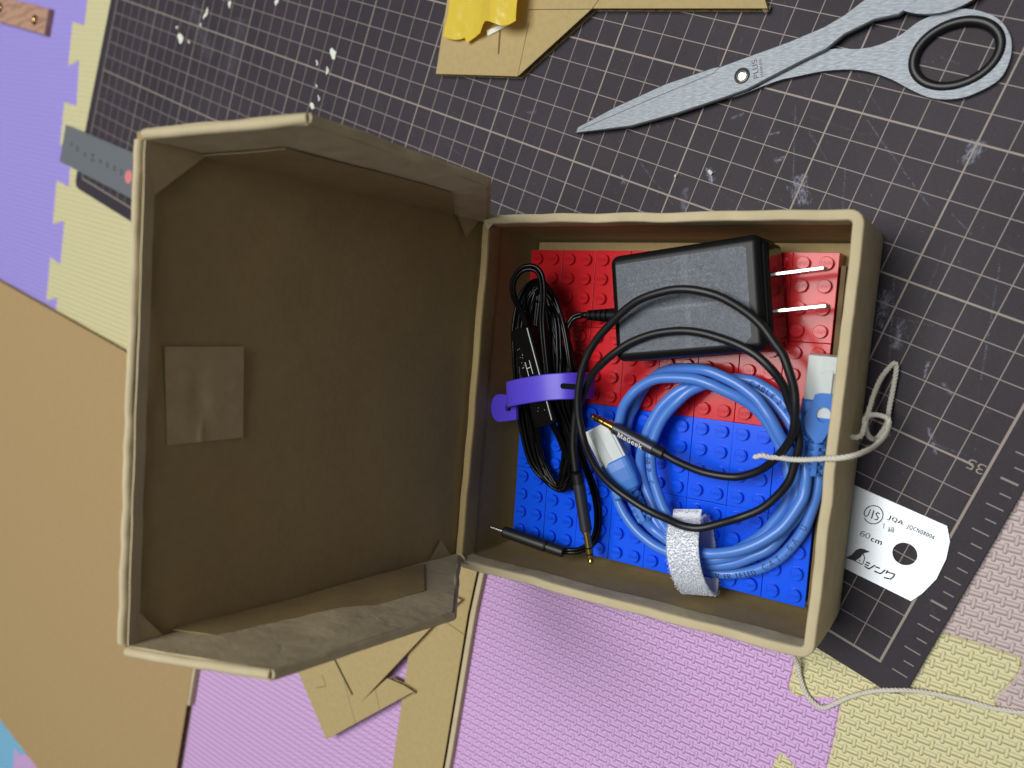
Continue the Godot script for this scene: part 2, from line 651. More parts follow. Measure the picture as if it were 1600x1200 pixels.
func wood_tex() -> ImageTexture:
	var n := 256
	var im := Image.create(n, n, false, Image.FORMAT_RGB8)
	var f := FastNoiseLite.new()
	f.seed = 77
	f.frequency = 0.01
	for y in n:
		for x in n:
			var g := sin((y + f.get_noise_2d(x * 0.6, y * 2.0) * 26.0) * TAU * 9.0 / n) * 0.5 + 0.5
			g = pow(g, 3.0) * 0.55 + f.get_noise_2d(x * 1.5, y * 12.0) * 0.12
			im.set_pixel(x, y, Color(0.71, 0.56, 0.47).lerp(Color(0.5, 0.36, 0.29), clampf(g, 0, 1)))
	return ImageTexture.create_from_image(im)


# ------------------------------------------------------------------ the scene
func _ready() -> void:
	rng.seed = 7
	wob.seed = 4
	wob.frequency = 0.045
	wob.fractal_octaves = 3
	# camera
	var cam := Camera3D.new()
	cam.name = "camera"
	cam.transform = Transform3D(Basis(Vector3(0.82757555, -0.55865858, -0.05494812), -Vector3(0.08912862, 0.03412346, 0.99543542), -Vector3(-0.55423352, -0.82869547, 0.07803221)), V(127.56, 314.64, -31.58))
	cam.fov = 51.71
	cam.near = 0.02
	cam.far = 20.0
	var ca := CameraAttributesPhysical.new()
	ca.frustum_focal_length = 24.76
	ca.frustum_focus_distance = 0.315
	ca.frustum_near = 0.02
	ca.frustum_far = 20.0
	ca.exposure_aperture = 8.5
	cam.attributes = ca
	add_child(cam)
	cam.current = true
	# light: the dim bounce of a room, and its ceiling lamp
	var we := WorldEnvironment.new()
	we.name = "environment"
	var e := Environment.new()
	e.background_mode = Environment.BG_COLOR
	e.background_color = Color(0.27, 0.28, 0.30)
	e.tonemap_mode = Environment.TONE_MAPPER_LINEAR
	e.tonemap_exposure = 1.07
	e.sdfgi_enabled = true
	e.ssao_enabled = true
	e.ssil_enabled = true
	we.environment = e
	add_child(we)
	var lamp := AreaLight3D.new()
	lamp.name = "ceiling_light"
	lamp.area_size = Vector2(1.0, 1.0)
	lamp.area_normalize_energy = true
	lamp.light_energy = 3.75
	lamp.light_color = Color(1.0, 0.995, 0.98)
	lamp.shadow_enabled = true
	lamp.position = Vector3(-0.34, 2.0, -0.36)
	lamp.rotation_degrees = Vector3(-90, 0, 0)
	add_child(lamp)
	# the pale ceiling round the lamp, which it lights
	var soft := AreaLight3D.new()
	soft.name = "ceiling_bounce_light"
	soft.area_size = Vector2(3.0, 2.6)
	soft.area_normalize_energy = true
	soft.light_energy = 0.95
	soft.light_color = Color(0.96, 0.98, 1.0)
	soft.shadow_enabled = true
	soft.position = Vector3(-0.3, 2.35, 0.1)
	soft.rotation_degrees = Vector3(-90, 0, 0)
	add_child(soft)

	make_materials()
	build_ground()
	build_cutting_mat()
	build_cardboard_sheets()
	build_box()
	build_bricks()
	build_adapter()
	build_strap()
	build_audio_cable()
	build_network_cable()
	build_velcro()
	build_strings()
	build_ruler()
	build_scissors()
	build_small_things()


const TILE_TURN := 0.101

func foam_tile(poly: PackedVector2Array, m: Material, label: String, top := -3.0, turn := TILE_TURN) -> void:
	var local := PackedVector2Array()
	for p in poly:
		local.append(p.rotated(-turn))
	var st := new_st()
	plate(st, local, -13.0, top, 0.6)
	var o := obj("foam_tile", st, m)
	o.rotation.y = -turn
	tag(o, label, "foam tile", "interlocking foam floor tiles")

func build_ground() -> void:
	var st := new_st()
	quad(st, V(-3000, -14, -3000), V(3000, -14, -3000), V(3000, -14, 3000), V(-3000, -14, 3000), Vector3.UP)
	obj("floor", st, M.floor).set_meta("kind", "structure")
	var zig := [-475.6, -267.5, -478.7, -249.9, -482.8, -232.3, -499.3, -238.1, -505.1, -206.1, -489.4, -208.3, -492.3, -175.4, -510.2, -180.1, -516.2, -147.5, -499.1, -149.1, -502.2, -115.7, -520.6, -121.5, -525.8, -88.2, -508.3, -90.2, -513.4, -56.9, -529.3, -62.3, -534.7, -27.9, -517.8, -30.9, -523.1, 2]
	foam_tile(flat(zig + [-527, 60, -900, 60, -900, -520, -455, -520, -470, -300]), M.foam_purple, "purple textured foam tile with jigsaw edge under the wooden block", -3.0, 0.17)
	foam_tile(flat(zig + [-527, 60, -200, 60, -60, -40, -60, -520, -455, -520, -470, -300]), M.foam_yellow, "pale yellow foam tile beside the purple one and under the cutting mat's left end", -3.0, 0.17)
	var pk := [58.6, 82.5, 56.6, 94.9, 54.8, 106.2, 55.8, 108.8, 57.8, 109.5, 68.2, 106.9, 72.4, 105.6, 74.3, 107, 73.5, 119.5, 71.6, 133.9, 69.7, 145]
	foam_tile(flat(pk + [60, 420, -587, 420, -587.3, 397.6, -585.2, 379.2, -583.1, 361.1, -571.6, 363.2, -563.7, 359.2, -556, 300, -540, 64, 62, 64]), M.foam_pink, "large pink woven-pattern foam tile in front of the open box")
	foam_tile(flat([-540, 64, -556, 300, -563.7, 359.2, -571.6, 363.2, -583.1, 361.1, -585.2, 379.2, -587.3, 397.6, -587, 420, -900, 420, -900, 64]), M.foam_blue, "light blue foam tile at the lower left corner beside the big cardboard sheet")
	var be := [90.6, 69, 103.9, 70.7, 116.7, 71.4, 129, 72.9, 130.3, 74.8, 129.8, 78.1, 127, 83.8, 124.3, 87.6, 123.7, 89.6, 124.7, 92.5, 126.6, 92.8, 132.3, 91.1, 141.1, 88.5, 300, 76]
	foam_tile(flat(be + [300, -250, 60, -250, 60, 66]), M.foam_beige, "beige foam tile to the right of the cutting mat edge")
	var rev := []
	for i in range(be.size() - 2, -1, -2):
		rev += [be[i], be[i + 1]]
	foam_tile(flat(pk + [60, 420, 500, 420, 500, 70] + rev + [60, 66]), M.foam_yellow, "yellow foam tile at the lower right corner, white twine lying across it")
	foam_tile(flat([47, 190, 49.8, 144.7, 51.2, 139.4, 52.4, 135.6, 53.4, 134, 55.3, 133.6, 61.1, 137.8, 63.5, 140.1, 66, 190]), M.foam_yellow, "small yellow foam tooth set into the pink tile at the bottom edge", -2.8)
	foam_tile(flat([100.2, 84, 100.6, 87.2, 99.9, 89, 97.7, 90, 95, 89, 92, 84]), M.foam_beige, "tiny beige foam tooth in yellow tile beside the cutting mat corner", -2.8)


# mat axes: u runs left along the long side, v up along the short one (mm)
func mat(u: float, v: float, y: float) -> Vector3:
	return V(87.04 - 0.9394 * u + 0.3429 * v, y, 85.54 - 0.3429 * u - 0.9394 * v)

func line_u(st: SurfaceTool, u: float, v0: float, v1: float, w: float, y: float) -> void:
	quad(st, mat(u - w / 2, v0, y), mat(u + w / 2, v0, y), mat(u + w / 2, v1, y), mat(u - w / 2, v1, y), Vector3.UP)

func line_v(st: SurfaceTool, v: float, u0: float, u1: float, w: float, y: float) -> void:
	quad(st, mat(u0, v - w / 2, y), mat(u1, v - w / 2, y), mat(u1, v + w / 2, y), mat(u0, v + w / 2, y), Vector3.UP)

func build_cutting_mat() -> void:
	var t := thing("cutting_mat", "dark grey cutting mat with a printed centimetre grid, glue-smeared", "cutting mat")
	var U0 := -12.0
	var U1 := 609.0
	var V0 := -9.0
	var V1 := 441.0
	var out := []
	for c in [[U0, V0, 0], [U0, V1, 1], [U1, V1, 2], [U1, V0, 3]]:
		for k in 5:
			var a: float = PI + PI / 2 * c[2] * -1.0 + PI / 2 - PI / 2 * k / 4.0
			var ctr := Vector2(c[0] + (6.0 if c[0] < 0 else -6.0), c[1] + (6.0 if c[1] < 0 else -6.0))
			var d := Vector2(cos(a), sin(a))
			d = Vector2((-1.0 if c[0] < 0 else 1.0) * absf(d.x), (-1.0 if c[1] < 0 else 1.0) * absf(d.y))
			out.append(ctr + d * 6.0)
	# sort round the outline by angle
	var mid := Vector2((U0 + U1) / 2, (V0 + V1) / 2)
	out.sort_custom(func(a, b): return (a - mid).angle() < (b - mid).angle())
	var poly := PackedVector2Array()
	for p in out:
		var q := mat(p.x, p.y, 0)
		poly.append(Vector2(q.x, q.z))
	var st := new_st()
	plate(st, poly, -2.95, -0.02, 0.3)
	obj("mat_body", st, M.mat_edge, t)
	# the printed skin
	st = new_st()
	var ins := inset(poly, 0.0004)
	var ix := cut(ins)
	for i in range(0, ix.size(), 3):
		var tr := [ins[ix[i]], ins[ix[i + 1]], ins[ix[i + 2]]]
		if (tr[1] - tr[0]).cross(tr[2] - tr[0]) < 0:
			tr.reverse()
		for p in tr:
			var m2 := to_mat(p.x * 1000.0, p.y * 1000.0)
			vert(st, v2(p, 0.0), Vector3.UP, Vector2(m2.x / 1560.0, m2.y / 1125.0))
	st.generate_tangents()
	obj("mat_surface", st, M.cutmat, t)
	st = new_st()
	for i in range(1, 60):
		if (i) % 5:
			line_u(st, i * 10.0, 0, 430, 0.36, 0.05)
	for i in range(1, 43):
		if (i - 3) % 5:
			line_v(st, i * 10.0, 0, 600, 0.36, 0.08)
	for i in 86:
		var w := 0.75 if (i - 6) % 10 == 0 else 0.42
		line_v(st, i * 5.0, -4.4 if i % 2 == 0 else -6.4, -10.0, w, 0.06)
	obj("grid_lines", st, M.print, t)
	st = new_st()
	for i in range(5, 60, 5):
		line_u(st, i * 10.0, 0, 430, 0.62, 0.11)
	for i in range(3, 43, 5):
		line_v(st, i * 10.0, 4.5 if i == 8 else 0.0, 600, 0.72, 0.14)
	line_u(st, 0, -0.4, 430, 0.9, 0.11)
	line_u(st, 600, 0, 430, 0.8, 0.11)
	line_v(st, 0, 0, 600, 0.9, 0.14)
	obj("bold_lines", st, M.print_warm, t)
	letters("printed_number", "35", mat(3.6, 79.9, 0.0), mat(1, 0, 0) - mat(0, 0, 0), mat(0, -1, 0) - mat(0, 0, 0), 3.6, M.print_warm, t, 5.6)


# ------------------------------------------------------------------ cardboard lying about
func corrugated(t: Node3D, poly: PackedVector2Array, y0: float, y1: float, open_edges: Array, skin: Material = null) -> void:
	var st := new_st()
	plate(st, poly, y1 - 0.55, y1, 0.12)
	obj("top_liner", st, skin if skin else M.board, t)
	st = new_st()
	plate(st, inset(poly, 0.0001), y0, y0 + 0.5)
	obj("bottom_liner", st, M.board, t)
	st = new_st()
	plate(st, inset(poly, 0.0016), y0 + 0.5, y1 - 0.55)
	obj("core", st, M.fluting, t)
	fluted_edges(t, poly, y0, y1, open_edges)

func fluted_edges(t: Node3D, poly: PackedVector2Array, y0: float, y1: float, open_edges: Array) -> void:
	var k := poly.size()
	var st: SurfaceTool
	var s := 1.0 if Geometry2D.is_polygon_clockwise(poly) else -1.0
	for e in open_edges:
		st = new_st()
		var a: Vector2 = poly[e]
		var b: Vector2 = poly[(e + 1) % k]
		var d := (b - a).normalized()
		var inw := Vector2(d.y, -d.x) * s
		var n := int(a.distance_to(b) / 0.0009)
		var last := Vector3.ZERO
		for i in n + 1:
			var q := a.lerp(b, float(i) / n)
			var y := lerpf(y0 + 0.5, y1 - 0.6, 0.5 + 0.5 * sin(i * 0.95 + sin(i * 0.21) * 0.8))
			var p := v2(q + inw * (0.00025 + 0.0002 * sin(i * 1.7)), y * MM)
			if i > 0:
				var dd := Vector3(inw.x, 0, inw.y) * 0.0016
				var nn := (p - last).cross(dd).normalized()
				quad(st, last, p, p + dd, last + dd, nn)
				quad(st, last + nn * 0.0002, p + nn * 0.0002, p + dd + nn * 0.0002, last + dd + nn * 0.0002, nn)
			last = p
		obj("fluting", st, M.flute_light, t)

func score(t: Node3D, a: Array, y: float, w := 0.35) -> void:
	var st := new_st()
	stroke(st, a, w, y + 0.03)
	obj("score_line", st, M.score, t)

func build_cardboard_sheets() -> void:
	var t := thing("cardboard_sheet", "large plain brown cardboard sheet lying left of and behind the open lid", "cardboard")
	var big := flat([-673.9, -58.9, -601.3, -41.6, -416.7, 3.6, -390, 10, -306, 165, -325.7, 210.8, -341, 285.7, -352, 340, -360, 420, -480, 420, -533.2, 357.5, -597.7, 338.6, -700, 260])
	corrugated(t, big, -2.9, 1.6, [0, 1, 5, 6], M.sheet)
	var st := new_st()
	plate(st, flat([-307, 166, -303.5, 166, -323.5, 211.5, -329, 238, -332, 238, -327.5, 211]), -2.6, 1.2, 0.2)
	obj("folded_edge", st, M.kraft, t)
	t = thing("cardboard_strip", "narrow brown cardboard strip between the two stretches of pink foam", "cardboard")
	var sp := flat([-92, 64, -96.4, 91.6, -100.9, 115.6, -110.9, 192.9, -113.6, 211.2, -118, 330, -158, 330, -147.4, 224.3, -145.2, 205.4, -138.3, 146.9, -130, 64])
	corrugated(t, sp, -2.9, 1.6, [])
	st = new_st()
	plate(st, flat([-91.6, 64, -88.6, 64, -93.2, 92, -97.5, 116, -107.6, 193, -110.4, 211.4, -114.8, 330, -117.6, 330, -113.2, 211.3, -110.5, 193, -100.5, 115.8, -96, 91.8]), -2.9, 0.2, 0.3)
	obj("folded_edge", st, M.kraft, t)
	score(t, [-117.4, 122.3, -102.5, 126.5], 1.6)
	t = thing("cardboard_offcut", "small brown cardboard offcut with two dark knife slots near the lid", "cardboard")
	var off := flat([-245, 150, -220.9, 178.9, -194.2, 212.7, -131.3, 164.4, -138.5, 163.1, -150, 162.8, -167.8, 181.5, -117.4, 122.3, -103, 108, -160, 100, -215, 130])
	corrugated(t, holed(off, flat([-194.5, 160.2, -193.2, 159.6, -174.5, 179.6, -175.6, 180.4])), 1.7, 4.6, [])
	fluted_edges(t, off, 1.7, 4.6, [3, 4, 5, 6])
	score(t, [-204, 185, -196, 181.5, -199.5, 176], 4.6)
	score(t, [-182, 174, -172, 195], 4.6, 0.25)
	score(t, [-158, 171, -154.5, 182], 4.6, 0.25)
	t = thing("cardboard_piece", "notched brown cardboard piece at the top with ragged corrugated edges", "cardboard", Vector3.ZERO)
	corrugated(t, flat([-128, -230, -130.4, -186.9, -135.5, -152.1, -86.1, -144.8, -48.9, -169, 27.9, -156.1, 22, -172, -10, -230]), 0.3, 4.6, [2, 3, 4, 5])
	score(t, [-82, -174, -48.9, -168.7, -34, -185], 4.6)
	score(t, [-86.1, -144.8, -81.5, -168], 4.6, 0.28)
	st = new_st()
	plate(st, flat([-97.9, -168.6, -96.9, -168.6, -97.3, -156.4, -98, -156.4]), 4.5, 4.85)
	obj("torn_sliver", st, M.fluting, t)
	# crumpled yellow film stuck on that piece
	st = new_st()
	var nx := 26
	var ny := 22
	var g := []
	var w2 := FastNoiseLite.new()
	w2.seed = 12
	w2.noise_type = FastNoiseLite.TYPE_CELLULAR
	w2.cellular_return_type = FastNoiseLite.RETURN_DISTANCE2
	w2.frequency = 0.07
	for j in ny + 1:
		for i in nx + 1:
			var u := float(i) / nx
			var v := float(j) / ny
			var edge := lerpf(-168.5, -165.0, u) + sin(u * 9.0) * 2.2 + (3.4 if u > 0.3 and u < 0.52 else 0.0) + (-1.6 if u > 0.55 else 0.0)
			var x := lerpf(lerpf(-121, -129.5, v), lerpf(-80.4, -81.8, v), u)
			var z := lerpf(-214.0, edge, v)
			var y := 5.2 + 7.5 * smoothstep(0.35, 0.75, u) + (w2.get_noise_2d(x * 2.2, z * 1.7) + 1.0) * 2.4 + (1.0 - v) * 2.0
			g.append(V(x, y, z))
	var gn := _grid_normals(g, nx, ny, Vector3.UP)
	for j in ny:
		for i in nx:
			var q := [j * (nx + 1) + i, (j + 1) * (nx + 1) + i, (j + 1) * (nx + 1) + i + 1, j * (nx + 1) + i + 1]
			quads(st, g[q[0]], g[q[1]], g[q[2]], g[q[3]], gn[q[0]], gn[q[1]], gn[q[2]], gn[q[3]])
			var dn := Vector3(0, -0.00025, 0)
			quads(st, g[q[3]] + dn, g[q[2]] + dn, g[q[1]] + dn, g[q[0]] + dn, -gn[q[3]], -gn[q[2]], -gn[q[1]], -gn[q[0]])
	tag(obj("yellow_film", st, M.yellow_film), "crumpled translucent yellow tape lump stuck on the notched cardboard piece", "tape")
	st = new_st()
	plate(st, flat([-105, -168, -93.5, -170, -92, -168.6, -104, -165.4]), 4.5, 5.4, 0.1)
	obj("paper_sliver", st, M.flake, t)


# ------------------------------------------------------------------ the box
# the hand-made tray is not quite square
func skewed(x: float, y: float, z: float) -> Vector3:
	var u := x / 148.8 + 0.5
	var v := z / 148.8 + 0.5
	var d := Vector2(1.6, -1.2).lerp(Vector2(2.5, 1.2), u).lerp(Vector2(-4.0, 1.5).lerp(Vector2(-1.3, 0.6), u), v)
	return V(x + d.x, y, z + d.y)

func build_box() -> void:
	var t := thing("cardboard_box", "kraft-paper-wrapped brown cardboard box standing open, its hinged lid upright", "box")
	# tray: four walls swept with a rounded, slightly crumpled rim
	var path := []
	var nrm := []
	var side := []
	var hs := 72.4
	var R := 3.0
	for s in 4:
		var d := Vector2(1, 0).rotated(s * PI / 2)
		var o := Vector2(0, -1).rotated(s * PI / 2)
		var n := 40
		for i in n + 1:
			path.append(o * hs + d * lerpf(-hs + R, hs - R, float(i) / n))
			nrm.append(o)
			side.append(s)
		for i in range(1, 5):
			var a := PI / 2 * i / 5.0
			var c := o * (hs - R) + d * (hs - R)
			var dir := o * cos(a) + d * sin(a)
			path.append(c + dir * R)
			nrm.append(dir)
			side.append(s if i < 3 else (s + 1) % 4)
	var prof := [[1.7, 0.3], [1.9, 8], [2.0, 20], [2.0, 34], [2.0, 43.4], [1.85, 44.4], [1.3, 44.95], [-1.0, 45], [-1.5, 44.6], [-1.7, 43.6], [-1.75, 36.5], [-1.5, 36.2], [-1.5, 20], [-3.2, 8], [-4.6, 3.0]]
	var k := path.size()
	var grid := []
	for i in k:
		var col := []
		for q in prof:
			var p := Vector3(path[i].x, q[1], path[i].y)
			var am: float = 0.5 * smoothstep(2.0, 30.0, q[1])
			var low := 1.0 if q[1] < 40 else 1.0
			var o := wob.get_noise_3d(p.x * 0.8, p.y * 0.8, p.z * 0.8) * am * low
			var yy := wob.get_noise_3d(p.x * 0.5, 300.0, p.z * 0.5) * 0.9 * smoothstep(25.0, 45.0, q[1])
			# the left wall stands a touch lower and is bare board
			if nrm[i].x < -0.8:
				yy -= 1.0 * smoothstep(25.0, 45.0, q[1])
			var flare: float = -1.2 * (1.0 - q[1] / 45.0)
			var w: Vector2 = nrm[i] * (q[0] + o + flare)
			col.append(skewed(p.x + w.x, q[1] + yy, p.z + w.y))
		grid.append(col)
	var m := prof.size()
	var gn := []
	for i in k:
		var col := []
		for j in m:
			var a: Vector3 = grid[(i + 1) % k][j] - grid[(i - 1 + k) % k][j]
			var b: Vector3 = grid[i][mini(j + 1, m - 1)] - grid[i][maxi(j - 1, 0)]
			col.append(b.cross(a).normalized())
		gn.append(col)
	for s in 4:
		var st := new_st()
		var si := new_st()
		for i in k:
			if side[i] != s:
				continue
			var j := (i + 1) % k
			for q in m - 1:
				var to := si if q >= (10 if s != 3 else 8) else st
				smooth_quad(to, grid[i][q], grid[j][q], grid[j][q + 1], grid[i][q + 1], gn[i][q], gn[j][q], gn[j][q + 1], gn[i][q + 1])
		var o := obj("tray_wall", st, M.kraft if s != 3 else M.board, t)
		# the board inside, bare below the folded paper
		obj("inner_board", si, M.inner, o)
	var st := new_st()
	box(st, Vector3(-71, 0.2, -71), Vector3(71, 3.0, 71), 0.4)
	obj("tray_floor", st, M.inner, t)
	# folded paper ends at the four corners of the tray
	for f in [[-76.3, 43.4, 74.0, -1, 1], [-71.0, 43.6, -73.8, -1, -1]]:
		st = new_st()
		var c := V(f[0], f[1], f[2])
		sheet(st, c + V(-1.6, -1.5, -1.2 * f[4]), c + V(6, 0.9, -0.6 * f[4]), c + V(7, 0.6, 1.6 * f[4]), c + V(-1.2, -1.2, 1.7 * f[4]), 0.35, 12, 5, 1.0, 3.0)
		sheet(st, c + V(0.4, 0.4, -4.6 * f[4]), c + V(4.8, 0.9, -1.8 * f[4]), c + V(3.4, 1.3, 0.6 * f[4]), c + V(-0.6, 0.6, -0.8 * f[4]), 0.35, 8, 5, 0.9, 4.0)
		obj("paper_fold", st, M.kraft, t)
	# the lid, standing up on its hinge
	var H := V(-75.2, 39.3, -73.0)
	var H2 := V(-78.8, 42.4, 70.6)
	var F := V(-89.0, 185.0, -77.0)
	var F2 := V(-89.3, 187.4, 69.2)
	var B := V(-37.2, 90.5, -77.8)
	var B2 := V(-37.2, 98, 71.0)
	var K := V(-40.3, 168.0, -80.7)
	var K2 := V(-40.3, 174.4, 66.8)
	st = new_st()
	var ez := V(0, 0, 2.6)
	sheet(st, H2 + ez, H - ez, F - ez, F2 + ez, 3.4, 30, 30, 0.5, 0.4)
	var panel := obj("lid_panel", st, M.inner, t)
	var n := (H - H2).cross(F2 - H2).normalized()
	st = new_st()
	var far := PackedVector3Array()
	for i in 41:
		far.append(F.lerp(F2, i / 40.0) - n * 1.6 * MM + Vector3(0, wob.get_noise_1d(i * 6.0) * 0.5 * MM, 0))
	tube(st, far, 0.0015, 10)
	sheet(st, F2 - (F2 - H2).normalized() * 0.0034, F - (F - H).normalized() * 0.0034, F + n * 0.0006, F2 + n * 0.0006, 0.5, 40, 3, 0.5, 0.8, 0.7)
	obj("lid_front_lip", st, M.kraft, t)
	# paper triangles folded in at the far corners
	for c in [[F, H, F2, 0.019, 0.018], [F2, H2, F, 0.011, 0.013]]:
		st = new_st()
		var a: Vector3 = c[0] + n * 0.0009
		var d1: Vector3 = (c[1] - c[0]).normalized()
		var d2: Vector3 = (c[2] - c[0]).normalized()
		for i in 6:
			var p0: Vector3 = a + d1 * c[3] * (1.0 - i / 6.0) + d2 * c[4] * (i / 6.0) + n * 0.0002 * sin(i * 2.0)
			var p1: Vector3 = a + d1 * c[3] * (1.0 - (i + 1) / 6.0) + d2 * c[4] * ((i + 1) / 6.0) + n * 0.0002 * sin(i * 2.0 + 2.0)
			tri(st, a, p0, p1, n)
		obj("paper_corner", st, M.patch, panel)
	for w in [[H, B, K, F, -1, [-88.0, 168.5, -76.3, -60.2, 158.5, -78.4, -51.8, 91.5, -76.9, -78.6, 56, -73.6]], [H2, B2, K2, F2, 1, [-88.4, 173, 69.3, -64.6, 162, 69.9, -56, 91, 70.7, -77.4, 66.4, 70.5]]]:
		st = new_st()
		# the fold leaves a narrow crease between wall and panel
		var h: Vector3 = w[0] + n * 0.001
		var b: Vector3 = w[1]
		var kk: Vector3 = w[2]
		var f: Vector3 = w[3] + n * 0.001
		if w[4] < 0:
			sheet(st, h, b, kk, f, 3.2, 24, 24, 0.65, 0.5)
		else:
			sheet(st, f, kk, b, h, 3.2, 24, 24, 0.65, 0.5)
		var inward := (b - h).cross(f - h).normalized()
		if w[4] > 0:
			inward = -inward
		for e in [[h, b], [b, kk], [kk, f]]:
			var rim := PackedVector3Array()
			for i in 25:
				var p: Vector3 = e[0].lerp(e[1], i / 24.0)
				var wo := wob.get_noise_3dv(p * 600.0) * 1.0 * MM
				rim.append(p - inward * (1.6 * MM - wo * 0.7) + (h + kk - b - f) * 0.0  + Vector3(wob.get_noise_3dv(p * 1400.0) * 0.7 * MM, 0, 0))
			tube(st, rim, 0.0015, 10)
		var wall := obj("lid_side_wall", st, M.kraft, t)
		# bare board shows inside, framed by the paper turned in round the edge
		st = new_st()
		var q: PackedVector3Array = pts(w[5])
		if (q[1] - q[0]).cross(q[3] - q[0]).dot(inward) < 0:
			q.reverse()
		sheet(st, q[0], q[1], q[2], q[3], 0.3, 20, 20, 0.65, 0.5, 0.75)
		obj("inner_board", st, M.inner, wall)
	# torn paper points by the hinge
	for f in [[H, H2, B], [H2, H, B2]]:
		st = new_st()
		var d: Vector3 = (f[1] - f[0]).normalized()
		var up := (F - H).normalized()
		var a: Vector3 = f[0] + n * 0.0012 + up * 0.004
		tri(st, a + up * 0.001, a + up * 0.014, a + d * 0.008 + up * 0.009 + n * 0.001, n)
		tri(st, a + up * 0.001 - n * 0.0002, a + up * 0.014 - n * 0.0002, a + d * 0.008 + up * 0.009 + n * 0.0008, -n)
		obj("torn_paper", st, M.patch, panel)
	# hinge paper
	st = new_st()
	sheet(st, V(-75.5, 40.6, 74), V(-70.4, 40.4, -74), V(-80.5, 37.4, -75), V(-83.0, 39.6, 74), 0.5, 30, 4, 0.3)
	obj("hinge_paper", st, M.kraft, t)
	# the square of thin paper glued inside the lid
	st = new_st()
	var p00 := V(-88.6, 177.7, -18.7)
	var p10 := V(-86.4, 151.5, -19.0)
	var p11 := V(-86.1, 150.7, 10.6)
	var p01 := V(-88.4, 176.3, 10.9)
	var g := []
	var ny := 28
	for j in ny + 1:
		for i in ny + 1:
			var u := float(i) / ny
			var v := float(j) / ny
			var p := p00.lerp(p10, u).lerp(p01.lerp(p11, u), v)
			p.x = lerpf(lerpf(H.x, F.x, inverse_lerp(H.y, F.y, p.y)), lerpf(H2.x, F2.x, inverse_lerp(H2.y, F2.y, p.y)), inverse_lerp(-0.075, 0.0695, p.z))
			var cx := 0.42 + 0.13 * (1.0 - v)
			var ridge := exp(-pow((u - cx) / 0.022, 2.0)) * smoothstep(0.66, 0.9, v) * 0.4
			var dent := -0.55 * exp(-pow((u - 0.42) / 0.12, 2.0) - pow((v - 0.5) / 0.22, 2.0)) + 0.15 * exp(-pow((u - 0.62) / 0.1, 2.0) - pow((v - 0.75) / 0.18, 2.0))
			g.append(p + n * (0.5 + ridge + dent * 0.6) * MM)
	var gnn := _grid_normals(g, ny, ny, n)
	for j in ny:
		for i in ny:
			var q := [j * (ny + 1) + i, (j + 1) * (ny + 1) + i, (j + 1) * (ny + 1) + i + 1, j * (ny + 1) + i + 1]
			smooth_quad(st, g[q[0]], g[q[1]], g[q[2]], g[q[3]], gnn[q[0]], gnn[q[1]], gnn[q[2]], gnn[q[3]])
	obj("paper_patch", st, M.patch, panel).set_meta("label", "square of creased thin paper glued inside the lid")


# ------------------------------------------------------------------ the plate of toy bricks
func build_bricks() -> void:
	var t := thing("brick_plate", "square panel of studded toy bricks, red half and blue half, in the box", "toy bricks", V(0.2, 0, 1.2), -0.013)
	var st := new_st()
	box(st, Vector3(-67, 3.1, -68.4), Vector3(67, 9.6, 66), 0.4)
	obj("cardboard_base", st, M.board, t)
	st = new_st()
	box(st, Vector3(64.6, 9.7, -59.5), Vector3(66.3, 19.0, 63), 0.2)
	obj("side_strip", st, M.fluting, t)
	st = new_st()
	box(st, Vector3(66.5, 9.7, -48), Vector3(67.3, 18.0, -22), 0.1)
	obj("green_strip", st, M.green, t)
	st = new_st()
	box(st, Vector3(66.5, 9.7, 26), Vector3(67.3, 17.0, 49), 0.1)
	obj("green_strip", st, M.green, t)
	# one brick of two by four studs, letters pressed on every stud
	st = new_st()
	rbox(st, Transform3D(Basis.IDENTITY, V(0, -4.8, 0)), Vector3(7.93, 4.8, 15.93), 0.16, 2)
	for i in 2:
		for j in 4:
			lathe(st, Transform3D(Basis.IDENTITY, V(-4 + i * 8, 0, -12 + j * 8)), [Vector2(2.42, -0.1), Vector2(2.42, 1.5), Vector2(2.36, 1.63), Vector2(2.22, 1.7), Vector2(0.0, 1.7)], 24)
	var name_mesh := text_mesh("LEGO", true, 0.2, 3.0)
	var kx := 3.7 * MM / name_mesh.get_aabb().size.x
	var arr := name_mesh.get_mesh_arrays()
	var vs: PackedVector3Array = arr[Mesh.ARRAY_VERTEX]
	var ns: PackedVector3Array = arr[Mesh.ARRAY_NORMAL]
	var ids = arr[Mesh.ARRAY_INDEX]
	if ids == null:
		ids = range(vs.size())
	for i in 2:
		for j in 4:
			var xf := Transform3D(Basis(Vector3(kx, 0, 0), Vector3(0, 0, -kx * 1.35), Vector3(0, kx * 1.6, 0)), V(-4 + i * 8, 1.74, -12 + j * 8))
			for q in ids:
				var nn := Basis(Vector3.RIGHT, Vector3(0, 0, -1), Vector3.UP) * ns[q]
				vert(st, xf * vs[q], nn)
	var mesh := st.commit()
	for row in 4:
		for col in 8:
			var o := MeshInstance3D.new()
			o.name = numbered("brick", t)
			o.mesh = mesh
			o.material_override = M.red if row < 2 else M.blue
			t.add_child(o, true)
			o.position = V(-56 + col * 16 + rng.randf_range(-0.06, 0.06), 20.0 + rng.randf_range(-0.05, 0.05), -48 + row * 32 + rng.randf_range(-0.08, 0.08))
			o.rotation = Vector3(rng.randf_range(-0.003, 0.003), rng.randf_range(-0.003, 0.003), rng.randf_range(-0.003, 0.003))


